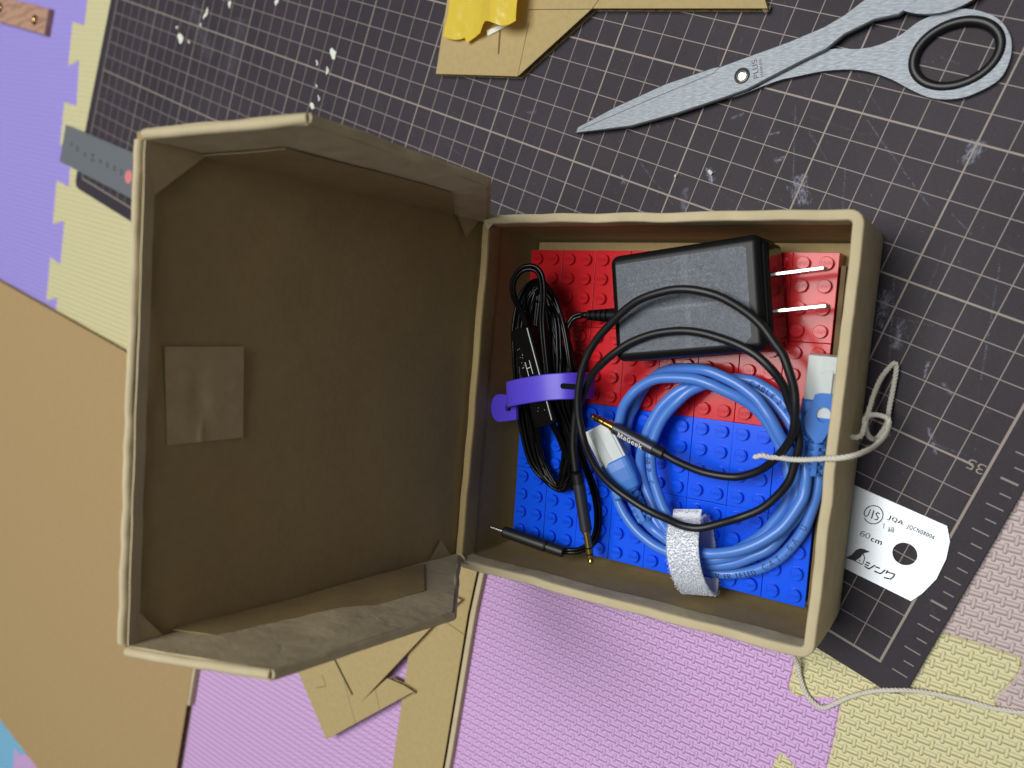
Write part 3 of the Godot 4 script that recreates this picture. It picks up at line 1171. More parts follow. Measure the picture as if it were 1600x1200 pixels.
# ------------------------------------------------------------------ power adapter with its tied cord
func pair(st: SurfaceTool, p: PackedVector3Array, r: float, turn0: float, turn1: float) -> void:
	# two-core flat cord: two thin round conductors side by side
	var a := PackedVector3Array()
	var b := PackedVector3Array()
	for i in p.size():
		var t := (p[mini(i + 1, p.size() - 1)] - p[maxi(i - 1, 0)]).normalized()
		var s := t.cross(Vector3.UP).normalized()
		s = s.rotated(t, lerpf(turn0, turn1, float(i) / p.size()))
		a.append(p[i] + s * r * 0.95 * MM)
		b.append(p[i] - s * r * 0.95 * MM)
	tube(st, a, r * MM, 8)
	tube(st, b, r * MM, 8)

func build_adapter() -> void:
	var t := thing("power_adapter", "black wall power adapter with two flat prongs and a bundled black cord", "power adapter")
	var yaw := 0.142
	var bs := Basis(Vector3.UP, yaw)
	var c := V(18.6, 33.4, -42.4)
	var st := new_st()
	rbox(st, Transform3D(bs, c), Vector3(28.4, 11.7, 20.0), 3.2, 4)
	obj("case", st, M.black, t)
	st = new_st()
	rbox(st, Transform3D(bs, c + bs * V(24.5, -0.8, 0)), Vector3(5.5, 9.6, 18.2), 2.2, 4)
	obj("plug_face", st, M.black_gloss, t)
	# printed metal-grey label, sitting in a shallow bed
	st = new_st()
	var poly := PackedVector2Array()
	var lx := 24.6
	var lz := 16.6
	for q in [[-lx, -lz], [lx - 1.0, -lz], [lx, -lz + 1.0], [lx, lz - 2.2], [lx - 2.2, lz], [-lx, lz]]:
		poly.append(Vector2(q[0], q[1]) * MM)
	var xf := Transform3D(bs, c + bs * V(-0.9, 11.72, 0.3))
	var ix := cut(poly)
	for i in range(0, ix.size(), 3):
		var tr := [poly[ix[i]], poly[ix[i + 1]], poly[ix[i + 2]]]
		if (tr[1] - tr[0]).cross(tr[2] - tr[0]) < 0:
			tr.reverse()
		for p in tr:
			vert(st, xf * v2(p, 0.0001), Vector3.UP, Vector2(p.x / 0.048 + 0.5, p.y / 0.0332 + 0.5))
	for i in poly.size():
		var a := poly[i]
		var b := poly[(i + 1) % poly.size()]
		quad(st, xf * v2(a, -0.0002), xf * v2(b, -0.0002), xf * v2(b, 0.0001), xf * v2(a, 0.0001), (bs * v2((a + b), 0)).normalized())
	st.generate_tangents()
	obj("rating_label", st, M.label, t)
	for s in [-1, 1]:
		st = new_st()
		rbox(st, Transform3D(bs, c + bs * V(29.5 + 8.5, -0.4, s * 6.35)), Vector3(8.6, 3.1, 0.75), 0.45, 2)
		obj("prong", st, M.nickel, t)
	# ribbed strain relief
	st = new_st()
	var prof := [Vector2(0, 0), Vector2(2.9, 0)]
	for i in 5:
		var y := 6.5 + i * 2.5
		var r := 2.9 - i * 0.2
		prof += [Vector2(r, y), Vector2(r, y + 1.5), Vector2(r - 0.8, y + 1.55), Vector2(r - 0.8, y + 2.5)]
	prof += [Vector2(1.4, 19.4), Vector2(1.1, 22.0), Vector2(0, 22.2)]
	lathe(st, aim(c + bs * V(-28.0, -1.6, 2.0), V(-31, 30.5, -35.9)), prof, 20)
	obj("strain_relief", st, M.black, t)
	# cord: from the adapter into a spiral of long loops, then on to the barrel plug
	var base := pts([-50.2, 34, -48.9, -41.7, 34, -43.3, -34.8, 34, -31, -30.3, 34, -18.3, -29.1, 32, -2.6, -29.6, 28, 13.6, -30.9, 26, 28.8, -37, 25, 38.4, -46.8, 25, 36.1, -54.7, 26, 26.8, -58.3, 29, 13, -59.1, 32, 0.3, -61.0, 33, -16, -60.5, 34, -31.1, -56.8, 34, -42.8])
	var ctrl := PackedVector3Array([V(-30.2, 31, -36), V(-33.8, 31.5, -34.3), V(-35.6, 32.5, -29)])
	var spread := [0.42, 0.08, 0.62, 0.2, 0.0, 0.5, 0.3, 0.75, 0.12, 0.55]
	var drop := [-3.0, -4.5, -1.0, -3.0, 0.0, 1.0, 1.5, 3.0, -1.0, 2.0]
	for turn in 10:
		for i in base.size():
			if turn == 0 and i < 3:
				continue
			var fr := float(i) / base.size()
			var f: float = lerpf(spread[turn], spread[(turn + 1) % 10], fr)
			var p := base[i]
			var mid := V(lerpf(-47.5, -40.5, inverse_lerp(-48.9, 38.4, p.z * 1000.0)), p.y * 1000.0, p.z * 1000.0)
			mid.z = lerpf(p.z, -0.004, 0.12)
			var q := p.lerp(mid, f)
			var dy: float = lerpf(drop[turn], drop[(turn + 1) % 10], fr)
			q.y = maxf(q.y + dy * MM * smoothstep(0.045, -0.01, absf(q.z)) + rng.randf_range(-0.7, 0.7) * MM, 0.0232)
			q.x += rng.randf_range(-0.8, 0.8) * MM
			q.z += rng.randf_range(-1.2, 1.2) * MM
			ctrl.append(q)
	ctrl.append_array(pts([-40, 35.5, -36, -36.5, 36, -20, -36, 35, -4, -34.2, 33, 6, -29.5, 30, 17, -26.0, 26.5, 27, -23.0, 24, 36.1, -20.9, 23.2, 45.3, -20.9, 23.2, 53.4, -23.4, 23.2, 59.3, -28.4, 23.5, 63.1, -32.6, 24, 64.2, -35, 25, 64.3]))
	st = new_st()
	pair(st, smooth(ctrl, 5), 0.84, 0.4, 9.0)
	obj("cord", st, M.cord, t)
	# the high loop that enters the in-line box
	st = new_st()
	pair(st, smooth(pts([-51.5, 37, -27.5, -52.9, 40, -35.2, -55.0, 44, -42.3, -54.4, 45.5, -48.5, -50.4, 45.5, -53, -45.6, 44.5, -53.6, -42.6, 43.5, -50.4, -41.8, 42.5, -43.3, -42.2, 41.5, -33, -40.7, 40.5, -20.2, -38.6, 39, -7.2, -36, 35, 3.3, -33, 31, 13.9, -34, 27, 30]), 6), 0.84, -0.5, 0.6)
	pair(st, smooth(pts([-38.0, 36, 9.0, -36.5, 32, 15, -34.5, 29, 22, -31.5, 27, 29, -33, 25, 37]), 6), 0.84, 0.1, 0.5)
	obj("cord", st, M.cord, t)
	# in-line box with its pressed marks
	var ax := (V(-37.5, 37.0, 9.7) - V(-52.6, 37.6, -29.4)).normalized()
	var sd := ax.cross(Vector3.UP).normalized()
	var bx := Basis(sd, sd.cross(ax).normalized() * -1.0, ax)
	bx = Basis(ax.cross(bx.y).normalized() * -1.0, bx.y, ax)
	if bx.y.y < 0:
		bx = Basis(-bx.x, -bx.y, bx.z)
	var bc := V(-46.2, 36.8, -9.8)
	st = new_st()
	rbox(st, Transform3D(bx, bc), Vector3(5.2, 4.2, 21.0), 1.6, 4)
	obj("inline_box", st, M.black_gloss, t)
	st = new_st()
	for s in [[-1.1, -6.4, -1.1, -0.4], [1.1, -6.6, 1.1, -0.8], [-1.0, -3.6, 1.0, -3.8]]:
		var a := bc + bx * V(s[0], 4.22, s[1])
		var b := bc + bx * V(s[2], 4.22, s[3])
		var w := (b - a).normalized().cross(bx.y) * 0.00013
		quad(st, a + w, b + w, b - w, a - w, bx.y)
	for i in 20:
		var zz := rng.randf_range(-13, -4) if i < 12 else rng.randf_range(9, 15)
		var a := bc + bx * V(rng.randf_range(-3.2, -1.4) if i < 12 else rng.randf_range(-3, 2.4), 4.22, zz)
		quad(st, a, a + bx.x * 0.0002, a + (bx.x + bx.z) * 0.0002, a + bx.z * 0.0002, bx.y)
	obj("pressed_mark", st, M.white_ink, t)
	# barrel plug at the far end
	var tip := V(-63.0, 30.0, 60.4)
	var tail := V(-34.3, 26.0, 64.6)
	st = new_st()
	lathe(st, aim(tail, tip), [Vector2(0, 0), Vector2(2.0, 0), Vector2(2.3, 0.4), Vector2(2.4, 7.4), Vector2(1.85, 7.5), Vector2(1.85, 8.2), Vector2(2.4, 8.3), Vector2(2.6, 9), Vector2(2.5, 28.6), Vector2(2.1, 29.3), Vector2(0, 29.4)], 24)
	obj("barrel_plug", st, M.matte_black, t)
	st = new_st()
	lathe(st, aim(tip + (tip - tail).normalized() * -0.0004, tip + (tip - tail)), [Vector2(0.85, 0), Vector2(0.85, 6.6), Vector2(0.6, 7.2), Vector2(0, 7.3)], 16)
	obj("metal_tip", st, M.nickel, t)


func build_strap() -> void:
	var t := thing("silicone_strap", "purple silicone cable strap wrapped round the black cord bundle", "cable strap")
	var p := smooth(pts([-25.2, 26, -7.6, -25.0, 32, -7.6, -25.9, 37.5, -7.6, -29.5, 41.2, -7.3, -36, 42.9, -6.4, -43, 43.2, -4.9, -51, 42.4, -3.0, -56.2, 41.0, -1.6, -58.9, 38.6, -0.8, -59.4, 35, -0.6, -58.6, 31, -0.5, -56, 28, -0.4]), 6)
	var wd := []
	for i in p.size():
		var f := float(i) / p.size()
		wd.append(Vector3(lerpf(0.02, 0.12, f), 0, 1))
	var st := new_st()
	ribbon(st, p, wd, 5.3, 1.1)
	obj("band", st, M.purple, t)
	# rounded tab with its slot, poking out on the left
	var xf := Transform3D(Basis(Vector3(0, 0, 1), 0.28) * Basis(Vector3.UP, 0.14), V(-59.6, 35.2, 4.9))
	var o := PackedVector2Array()
	for i in 17:
		var a := PI / 2 + PI * i / 16.0
		o.append(Vector2(-6.6 + 6.0 * cos(a), 6.0 * sin(a)) * MM)
	o.append(Vector2(4.5, -5.2) * MM)
	o.append(Vector2(4.5, 5.2) * MM)
	var hole := PackedVector2Array()
	for i in 12:
		var a := TAU * i / 12
		hole.append(Vector2(-0.6 + 1.0 * cos(a) + (1.0 if cos(a) > 0 else -1.0), 1.55 * sin(a)) * MM)
	st = new_st()
	plate(st, holed(o, hole), -0.6, 0.6, 0.0, xf)
	obj("tab", st, M.purple, t)
	# slot near the right end of the band
	st = new_st()
	var sl := PackedVector2Array()
	for i in 16:
		var a := TAU * i / 16
		sl.append(Vector2(1.9 * (1.0 if cos(a) > 0 else -1.0) + 1.1 * cos(a), 1.15 * sin(a)) * MM)
	plate(st, sl, -0.3, 0.3, 0.0, Transform3D(Basis(Vector3(0, 0, 1), -0.62), V(-28.6, 41.2, -7.3)))
	obj("slot", st, M.black, t)


# ------------------------------------------------------------------ audio cable
func jack(t: Node3D, tip: Vector3, tail: Vector3, tip_len: float) -> void:
	var d := (tip - tail).normalized()
	var shoulder := tip - d * tip_len * MM
	var ln := (shoulder - tail).length() / MM
	var p := Node3D.new()
	p.name = numbered("plug", t)
	t.add_child(p, true)
	var st := new_st()
	lathe(st, aim(tail, tip), [Vector2(0, -0.1), Vector2(2.05, 0), Vector2(2.3, 0.3), Vector2(2.3, 4.6), Vector2(0.9, 4.65)], 28)
	obj("collar", st, M.rubber, p)
	st = new_st()
	lathe(st, aim(tail, tip), [Vector2(1.0, 4.4), Vector2(2.3, 4.5), Vector2(2.5, 4.8), Vector2(2.5, ln - 0.4), Vector2(2.25, ln), Vector2(0, ln)], 32)
	obj("barrel", st, M.gun, p)
	st = new_st()
	var L := tip_len
	lathe(st, aim(shoulder, tip + d), [Vector2(1.9, -0.1), Vector2(1.9, 1.3), Vector2(1.5, 1.5), Vector2(1.5, L - 7.1), Vector2(1.42, L - 7.05)], 24)
	lathe(st, aim(shoulder, tip + d), [Vector2(1.42, L - 6.5), Vector2(1.5, L - 6.45), Vector2(1.5, L - 4.5), Vector2(1.42, L - 4.45)], 24)
	lathe(st, aim(shoulder, tip + d), [Vector2(1.42, L - 3.9), Vector2(1.5, L - 3.85), Vector2(1.45, L - 2.6), Vector2(1.05, L - 1.9), Vector2(1.4, L - 1.1), Vector2(0.7, L), Vector2(0, L)], 24)
	obj("jack_contact", st, M.gold, p)
	st = new_st()
	lathe(st, aim(shoulder, tip + d), [Vector2(1.35, L - 7.2), Vector2(1.42, L - 7.1), Vector2(1.42, L - 3.8), Vector2(1.3, L - 3.7)], 24)
	obj("insulating_ring", st, M.black, p)

func build_audio_cable() -> void:
	var t := thing("audio_cable", "matt black audio cable coiled twice, gold-tipped plug at each end", "audio cable")
	var c := [10.6, 34, 15.1, 16.5, 33, 17.6, 26, 31, 20.3, 35.9, 30, 20.6, 41.9, 30.5, 18.9, 47.8, 32, 15.5, 52.6, 35, 11, 57.3, 39, 5, 59.9, 42.5, -0.7, 60.4, 45, -8.4, 59.9, 46, -14.2, 58.3, 47, -19.6, 55.9, 47.6, -25.3, 53, 48.2, -29.2, 48.4, 49, -34.9, 43, 50, -39.3, 35.5, 51.5, -43.5, 29, 52.5, -45.4, 22.2, 53, -46.1, 15.2, 53, -45.3, 5.4, 52.5, -42.1, -2.6, 51, -36.8, -10.7, 49, -29.4]
	c += [-14, 48, -25.8, -17.2, 47, -21.2, -19.9, 46, -15.1, -21.4, 45, -8.8, -22.1, 44, -2.4, -21.6, 43, 4.9, -19.5, 42, 12.9, -17.6, 40, 19.2, -14, 38, 25.3, -7.8, 36, 31, 1.7, 35, 35.8, 8.5, 35, 38.1, 15.2, 36, 39.3, 21.6, 37.5, 40.2, 28.3, 37.5, 39.8, 35.4, 35.5, 37.0, 41.9, 33, 34.0, 48.7, 32.5, 29.7, 54.1, 33, 23.8, 57.9, 34.5, 17.8, 59.4, 35.5, 11.8, 60.4, 36.5, 7.3]
	c += [60.7, 37.5, 3.2, 59.7, 38.9, -3, 57.5, 41.4, -9.4, 55.7, 44, -15.4, 52, 46.5, -20.6, 46.6, 47.2, -25.1, 40.9, 47.2, -27.8, 35.2, 47, -29.6, 27, 46.9, -31.4, 18.7, 46.9, -31.7, 9, 46.9, -30, 0.3, 46.8, -26.5, -6.2, 46.5, -22.2, -11.2, 45.5, -18.2, -16.1, 43.5, -13.9, -20.2, 41, -8.2, -23.4, 39, -2.2, -25.9, 38, 3.2, -26.9, 37, 9.4, -27.2, 36, 17.8, -26, 35, 27.0]
	var st := new_st()
	tube(st, smooth(pts(c), 5), 1.5 * MM, 14)
	obj("cord", st, M.rubber, t)
	jack(t, V(-21.9, 32.6, 4.2), V(11.2, 34.2, 15.4), 11.5)
	jack(t, V(-18.9, 30.0, 65.2), V(-25.2, 35.2, 28.0), 14.0)
	# maker's name on the barrel
	var x := (V(11.2, 34.2, 15.4) - V(-21.9, 32.6, 4.2)).normalized()
	var nrm := (Vector3(0.25, 1, 0.55) - x * x.dot(Vector3(0.25, 1, 0.55))).normalized()
	var up := nrm.cross(x)
	letters("maker_name", "MaGeek", V(-2.4, 33.5, 10.8) + nrm * 2.56 * MM, x, up, 2.2, M.white_ink, t, 11.4, true, 0.0)


# ------------------------------------------------------------------ network cable
func lan_plug(t: Node3D, tip: Vector3, tail: Vector3, up: Vector3, latch: bool) -> void:
	var p := Node3D.new()
	p.name = numbered("plug", t)
	t.add_child(p, true)
	var z := (tail - tip).normalized()
	var x := up.cross(z).normalized()
	var y := z.cross(x)
	var b := Basis(x, y, z)
	var st := new_st()
	rbox(st, Transform3D(b, tip + b * V(0, 0, 9.0)), Vector3(5.8, 3.3, 9.2), 0.5, 2)
	if latch:
		rbox(st, Transform3D(b, tip + b * V(1.6, 3.6, 2.6)), Vector3(3.1, 0.7, 2.9), 0.25, 2)
		rbox(st, Transform3D(b * Basis(Vector3.RIGHT, 0.05), tip + b * V(1.0, 3.9, 9.2)), Vector3(1.6, 0.5, 5.0), 0.25, 2)
		rbox(st, Transform3D(b, tip + b * V(3.0, 4.35, 1.7)), Vector3(1.2, 0.12, 0.45), 0.1, 1)
	else:
		rbox(st, Transform3D(b * Basis(Vector3.FORWARD, 0.35), tip + b * V(-2.0, 3.0, 8.5)), Vector3(2.0, 1.0, 8.0), 0.4, 2)
		rbox(st, Transform3D(b, tip + b * V(3.2, 3.1, 10)), Vector3(1.6, 0.6, 6.4), 0.3, 2)
	obj("connector", st, M.white, p)
	st = new_st()
	# the boot: a box that narrows into the cable
	var prev := []
	var secs := [[15.0, 6.1, 4.0], [15.6, 6.5, 4.4], [19, 6.6, 4.6], [24, 6.3, 4.4], [27.5, 5.4, 4.0], [29, 3.6, 3.0]]
	for s in secs:
		var ring := []
		for i in 20:
			var a := TAU * i / 20
			var cx: float = signf(cos(a)) * pow(absf(cos(a)), 0.45) * s[1]
			var cy: float = signf(sin(a)) * pow(absf(sin(a)), 0.45) * s[2]
			ring.append(tip + b * V(cx, cy, s[0]))
		if prev.size():
			for i in 20:
				var j := (i + 1) % 20
				var n: Vector3 = (prev[j] - prev[i]).cross(ring[i] - prev[i]).normalized()
				quad(st, prev[i], prev[j], ring[j], ring[i], n if n.dot((prev[i] + prev[j]) * 0.5 - (tip + b * V(0, 0, s[0]))) > 0 else -n)
		else:
			for i in range(1, 19):
				tri(st, ring[0], ring[i], ring[i + 1], -z)
		prev = ring
	for i in range(1, 19):
		tri(st, prev[0], prev[i], prev[i + 1], z)
	if latch:
		# the hood over the latch, open in the middle
		var hood := PackedVector2Array()
		for q in [[-2.4, 13], [-0.2, 12.2], [2.6, 12.2], [4.8, 13.4], [5.2, 18], [4.6, 22], [1.5, 29.0], [-0.5, 29.5], [-4.0, 25.5], [-5.2, 21.5], [-3.4, 17.5]]:
			hood.append(Vector2(q[0], q[1]) * MM)
		var hol := PackedVector2Array()
		for i in 20:
			var a := TAU * i / 20
			hol.append(Vector2(1.0 + 2.3 * cos(a), 19.4 + 2.6 * sin(a)) * MM)
		plate(st, holed(hood, hol), 3.6, 5.6, 0.0, Transform3D(b, tip))
	else:
		for s in 2:
			rbox(st, Transform3D(b, tip + b * V(-5.4, 0.5, 21 + s * 3)), Vector3(1.8, 2.6, 6.0), 1.2, 2)
	obj("boot", st, M.boot, p)
	if latch:
		st = new_st()
		rbox(st, Transform3D(b, tip + b * V(1.0, 3.9, 18.6)), Vector3(2.4, 0.7, 2.2), 0.2, 2)
		obj("latch_lever", st, M.white, p)
	st = new_st()
	for i in 5:
		var zz := 30.2 + i * 2.6
		var rr := 3.5 - i * 0.22
		lathe(st, aim(tip + b * V(0, 0, zz), tip + b * V(0, 0, zz + 2)), [Vector2(1.5, 0), Vector2(rr, 0), Vector2(rr, 1.3), Vector2(1.5, 1.4)], 16)
	rbox(st, Transform3D(b, tip + b * V(0, 0, 35)), Vector3(1.0, 3.1, 6.5), 0.4, 1)
	rbox(st, Transform3D(b, tip + b * V(0, 0, 35)), Vector3(3.1, 1.0, 6.5), 0.4, 1)
	obj("ribbed_relief", st, M.boot, p)

func build_network_cable() -> void:
	var t := thing("network_cable", "coiled blue network cable with two white clip plugs in blue boots", "network cable")
	var c := [1.5, 27, 43.1, 4.9, 25.5, 46.8, 10.5, 26, 49.5, 15.3, 27, 50.9, 22.4, 28, 53.9, 29.4, 28, 55.4, 38.5, 28, 52.9, 45.3, 28, 48.8, 51.6, 27, 44.1, 56.5, 24.5, 35.5, 58.3, 24, 27, 58.1, 24, 19, 56.7, 25, 12.1, 54.7, 27, 8.3, 52.7, 29, 4.7, 49.1, 30.5, -1.8, 45.8, 30.8, -6.1, 42.8, 31, -9.4, 36.7, 31, -13.3, 30.6, 31, -15.8, 24.3, 31, -17.6, 17.7, 30, -17.8, 9.7, 28.5, -16.9, 3.7, 26, -14.9, -2, 24, -10.6, -5.2, 24, -5.2, -7.1, 24, -0.6, -9, 24, 4, -10.1, 24, 11.5, -8.5, 24, 21.7]
	c += [-3.4, 24, 34, 4.2, 24, 43, 13.1, 24.3, 50.2, 21.2, 24.3, 53.8, 29.2, 24, 53.7, 38.2, 24, 48.9, 47.3, 24, 41.1, 51.1, 24, 35.6, 53.9, 24, 30.6, 55.6, 24, 24.4, 55.3, 24, 19.2, 53.8, 24, 13.5, 50.3, 24.3, 6.1, 45.4, 25.5, -1.5, 40.8, 27.5, -6, 36.7, 29.5, -8.6, 30.9, 31, -10.9, 25.1, 32, -13, 18.8, 32, -14.1, 9.1, 32, -13.7, 3.4, 32, -12.3, -1.7, 32, -9.1, -5.5, 32, -5.2, -8.7, 31, -0.3, -10.9, 29, 6, -13.8, 26, 14.4, -15.1, 24, 22.7, -14.2, 24, 30.5, -11.9, 24, 38.1]
	c += [-8.1, 24, 44, -2.3, 24, 49.5, 5, 24, 53.5, 12.1, 24.3, 55.3, 23.2, 25, 57.7, 32.5, 24.6, 58.8, 39.5, 24.2, 57.3, 46.9, 24.2, 54.1, 53.1, 24.2, 49.4, 57.8, 24.2, 43.5, 61.5, 24.2, 36.7, 63.4, 24.2, 30.3, 65, 24.2, 22.9, 65.3, 24.2, 16.7, 64.2, 24.2, 10.7, 62, 24.2, 4.6, 58.3, 24.2, -0.9, 54.2, 24.2, -5, 48.1, 24.5, -10.6, 43.5, 24.8, -13.2, 39.1, 25, -14.9, 31, 25, -14.9, 24.3, 26.5, -12.9, 18, 29, -9.6, 13.8, 30, -5.5, 9.3, 30, -0.1, 6.5, 30, 4.9]
	c += [4.3, 30, 11.7, 4.1, 30.5, 16.9, 5.1, 30.5, 23.8, 7.1, 30.5, 29, 9.7, 30.5, 34.6, 12.7, 30.5, 39.5, 17, 31, 45.4, 24, 33, 49.1, 30.8, 33, 49.8, 39.7, 33, 47.2, 46.5, 32.5, 43.7, 52.6, 31.5, 38.9, 56.9, 30.5, 33.9, 61.2, 29.5, 25.3, 62.0, 29, 20.6, 62.0, 29, 16.3, 61.2, 28.5, 12.2, 59.6, 27, 8, 57, 25.5, 2.9, 51.8, 24.2, -3.8, 44.4, 24.2, -10, 33.7, 24.6, -13.3, 24.2, 25.5, -12.4, 16, 27.5, -10.5, 11.5, 28.3, -7.7, 6.6, 28.8, -2.5, 3.5, 29, 3, 1.4, 29, 8.1]
	c += [-0.9, 27.5, 15.1, -2.3, 25.5, 20.6, -1.7, 24, 27.2, 2.3, 24, 35.6, 10.5, 26, 45.4, 22.8, 29.5, 51.5, 30.3, 29.5, 53, 39.8, 28.8, 49.5, 48.5, 27.6, 44.1, 55.6, 26.5, 37.2, 60, 26, 30, 61.0, 26, 22.9, 62, 25.5, 13.7, 63, 26, 8.6, 63.8, 27, 5.0]
	var st := new_st()
	var p := smooth(pts(c), 5)
	tube(st, p, 2.05 * MM, 14)
	obj("cord", st, M.lan, t)
	lan_plug(t, V(-19.5, 30.5, 8.6), V(1.4, 26.6, 42.8), Vector3(0.25, 1, 0.1), false)
	lan_plug(t, V(66.2, 31.4, -26.0), V(64.6, 28.4, 6.0), Vector3(0.2, 1, 0), true)
	# lettering printed along the jacket
	print_along(t, p, "CAT.6A U", pts([50.5, 24.2, 52.5])[0], 24.0, 0.0, false, 2.1)
	print_along(t, p, "VERIFIED", pts([33, 24.6, 59])[0], 15.5, 0.3, false, 2.0)
	print_along(t, p, "568P C", pts([3.6, 30.2, 15])[0], 14.0, 0.25, false, 2.1)
	print_along(t, p, "CABLE 26", pts([40.5, 24.8, -14.6])[0], 16.0, 0.35, true, 2.0)

func print_along(t: Node3D, p: PackedVector3Array, s: String, from: Vector3, ln: float, side: float, back: bool, h: float) -> void:
	# letters set one by one on the cable's round jacket, following its bend
	var i0 := 0
	var best := INF
	for i in p.size():
		var d := p[i].distance_to(from)
		if d < best:
			best = d
			i0 = i
	var run := 0.0
	var nxt := 0.0
	var i := i0
	var q := 0
	var step := -1 if back else 1
	while q < s.length() and i + step > 0 and i + step < p.size() - 1:
		var d := (p[i + step] - p[i])
		if run >= nxt:
			if s[q] != " ":
				var x := d.normalized()
				var right := x.cross(Vector3.UP).normalized()
				var n := (Vector3.UP + right * side).normalized()
				letters("jacket_letter", s[q], p[i] + n * 2.09 * MM, x, n.cross(x), h, M.lan_ink, t, 0.0, false, 0.0)
			q += 1
			nxt += ln / s.length()
		run += d.length() / MM
		i += step


func build_velcro() -> void:
	var t := thing("hook_tape_tie", "fuzzy translucent white hook-and-loop tie ringed round the blue cable coil", "cable tie")
	var ax := Vector3(1, 0, -0.17).normalized()
	var fw := Vector3(0.17, 0, 1).normalized()
	var o := V(23.5, 0, 53.0)
	var prof := [[-13.6, 27.0], [-14.4, 31.0], [-12.6, 35.0], [-8, 37.8], [-2, 38.6], [4, 37.2], [9.5, 33.6], [13.2, 29], [14.6, 25.2], [13.4, 22.6], [9.5, 21.2], [2, 21.1], [-6, 21.6], [-11.5, 23.5], [-14.2, 27], [-14.0, 31], [-11, 34]]
	var p := PackedVector3Array()
	for q in prof:
		p.append(o + fw * q[0] * MM + Vector3.UP * q[1] * MM)
	p = smooth(p, 6)
	var wd := []
	for i in p.size():
		wd.append(ax)
	var st := new_st()
	ribbon(st, p, wd, 6.3, 0.8)
	obj("band", st, M.velcro, t)
	# its hooks
	st = new_st()
	for i in range(0, p.size() - 1):
		var tg := (p[i + 1] - p[i]).normalized()
		var n := ax.cross(tg).normalized()
		if n.dot(p[i] - (o + Vector3.UP * 0.03)) < 0:
			n = -n
		for j in 17:
			for rep in 2:
				var c := p[i].lerp(p[i + 1], rng.randf()) + ax * (-6.1 + j * 0.76 + rng.randf_range(-0.25, 0.25)) * MM + n * 0.4 * MM
				var lean := (tg * rng.randf_range(-1, 1) + ax * rng.randf_range(-1, 1)).normalized()
				var hgt := rng.randf_range(0.55, 1.0) * MM
				tube(st, PackedVector3Array([c, c + n * hgt + lean * 0.1 * MM, c + n * hgt * 0.95 + lean * 0.42 * MM, c + n * hgt * 0.55 + lean * 0.55 * MM]), 0.085 * MM, 3)
	obj("hook_pile", st, M.velcro, t).set_meta("kind", "stuff")
	# loose tail standing up behind the black cable
	st = new_st()
	ribbon(st, PackedVector3Array([o + fw * -13.2 * MM + Vector3.UP * 33.4 * MM, o + fw * -15.4 * MM + Vector3.UP * 32.0 * MM, o + fw * -17.6 * MM + Vector3.UP * 30.0 * MM]), [ax, ax, ax], 5.6, 0.8)
	for i in 40:
		var c := o + fw * (-17.4 + rng.randf() * 1.4) * MM + Vector3.UP * (30.4 + rng.randf() * 1.2) * MM + ax * rng.randf_range(-5.5, 5.5) * MM
		tube(st, PackedVector3Array([c, c + Vector3(0, 0.0007, -0.0004), c + Vector3(0.0003, 0.0005, -0.0008)]), 0.13 * MM, 3)
	obj("tail", st, M.velcro, t)


# ------------------------------------------------------------------ twine
func twine(st: SurfaceTool, p: PackedVector3Array, r: float) -> void:
	var s := smooth(p, 8)
	# even spacing so that the twist is regular
	var ev := PackedVector3Array([s[0]])
	var acc := 0.0
	for i in range(1, s.size()):
		acc += s[i].distance_to(s[i - 1])
		if acc > 0.00045:
			ev.append(s[i])
			acc = 0.0
	var run := 0.0
	var strands := [PackedVector3Array(), PackedVector3Array(), PackedVector3Array()]
	for i in ev.size():
		var tg := (ev[mini(i + 1, ev.size() - 1)] - ev[maxi(i - 1, 0)]).normalized()
		var a := tg.cross(Vector3.UP)
		a = a.normalized() if a.length() > 0.1 else Vector3.RIGHT
		var b := tg.cross(a).normalized()
		if i:
			run += ev[i].distance_to(ev[i - 1])
		for k in 3:
			var an := run / 0.0042 * TAU + TAU * k / 3.0
			strands[k].append(ev[i] + (a * cos(an) + b * sin(an)) * r * 0.52 * MM)
	for k in 3:
		tube(st, strands[k], r * 0.56 * MM, 6)
	# stray fibres
	for i in range(2, ev.size() - 2, 3):
		if rng.randf() < 0.55:
			var d := Vector3(rng.randf_range(-1, 1), rng.randf_range(-0.2, 1), rng.randf_range(-1, 1)).normalized()
			var e := Vector3(rng.randf_range(-1, 1), rng.randf_range(-0.2, 0.6), rng.randf_range(-1, 1)).normalized()
			tube(st, PackedVector3Array([ev[i] + d * r * 0.8 * MM, ev[i] + d * r * 1.5 * MM + e * 0.0004, ev[i] + d * r * 1.7 * MM + e * 0.0011]), 0.035 * MM, 3)

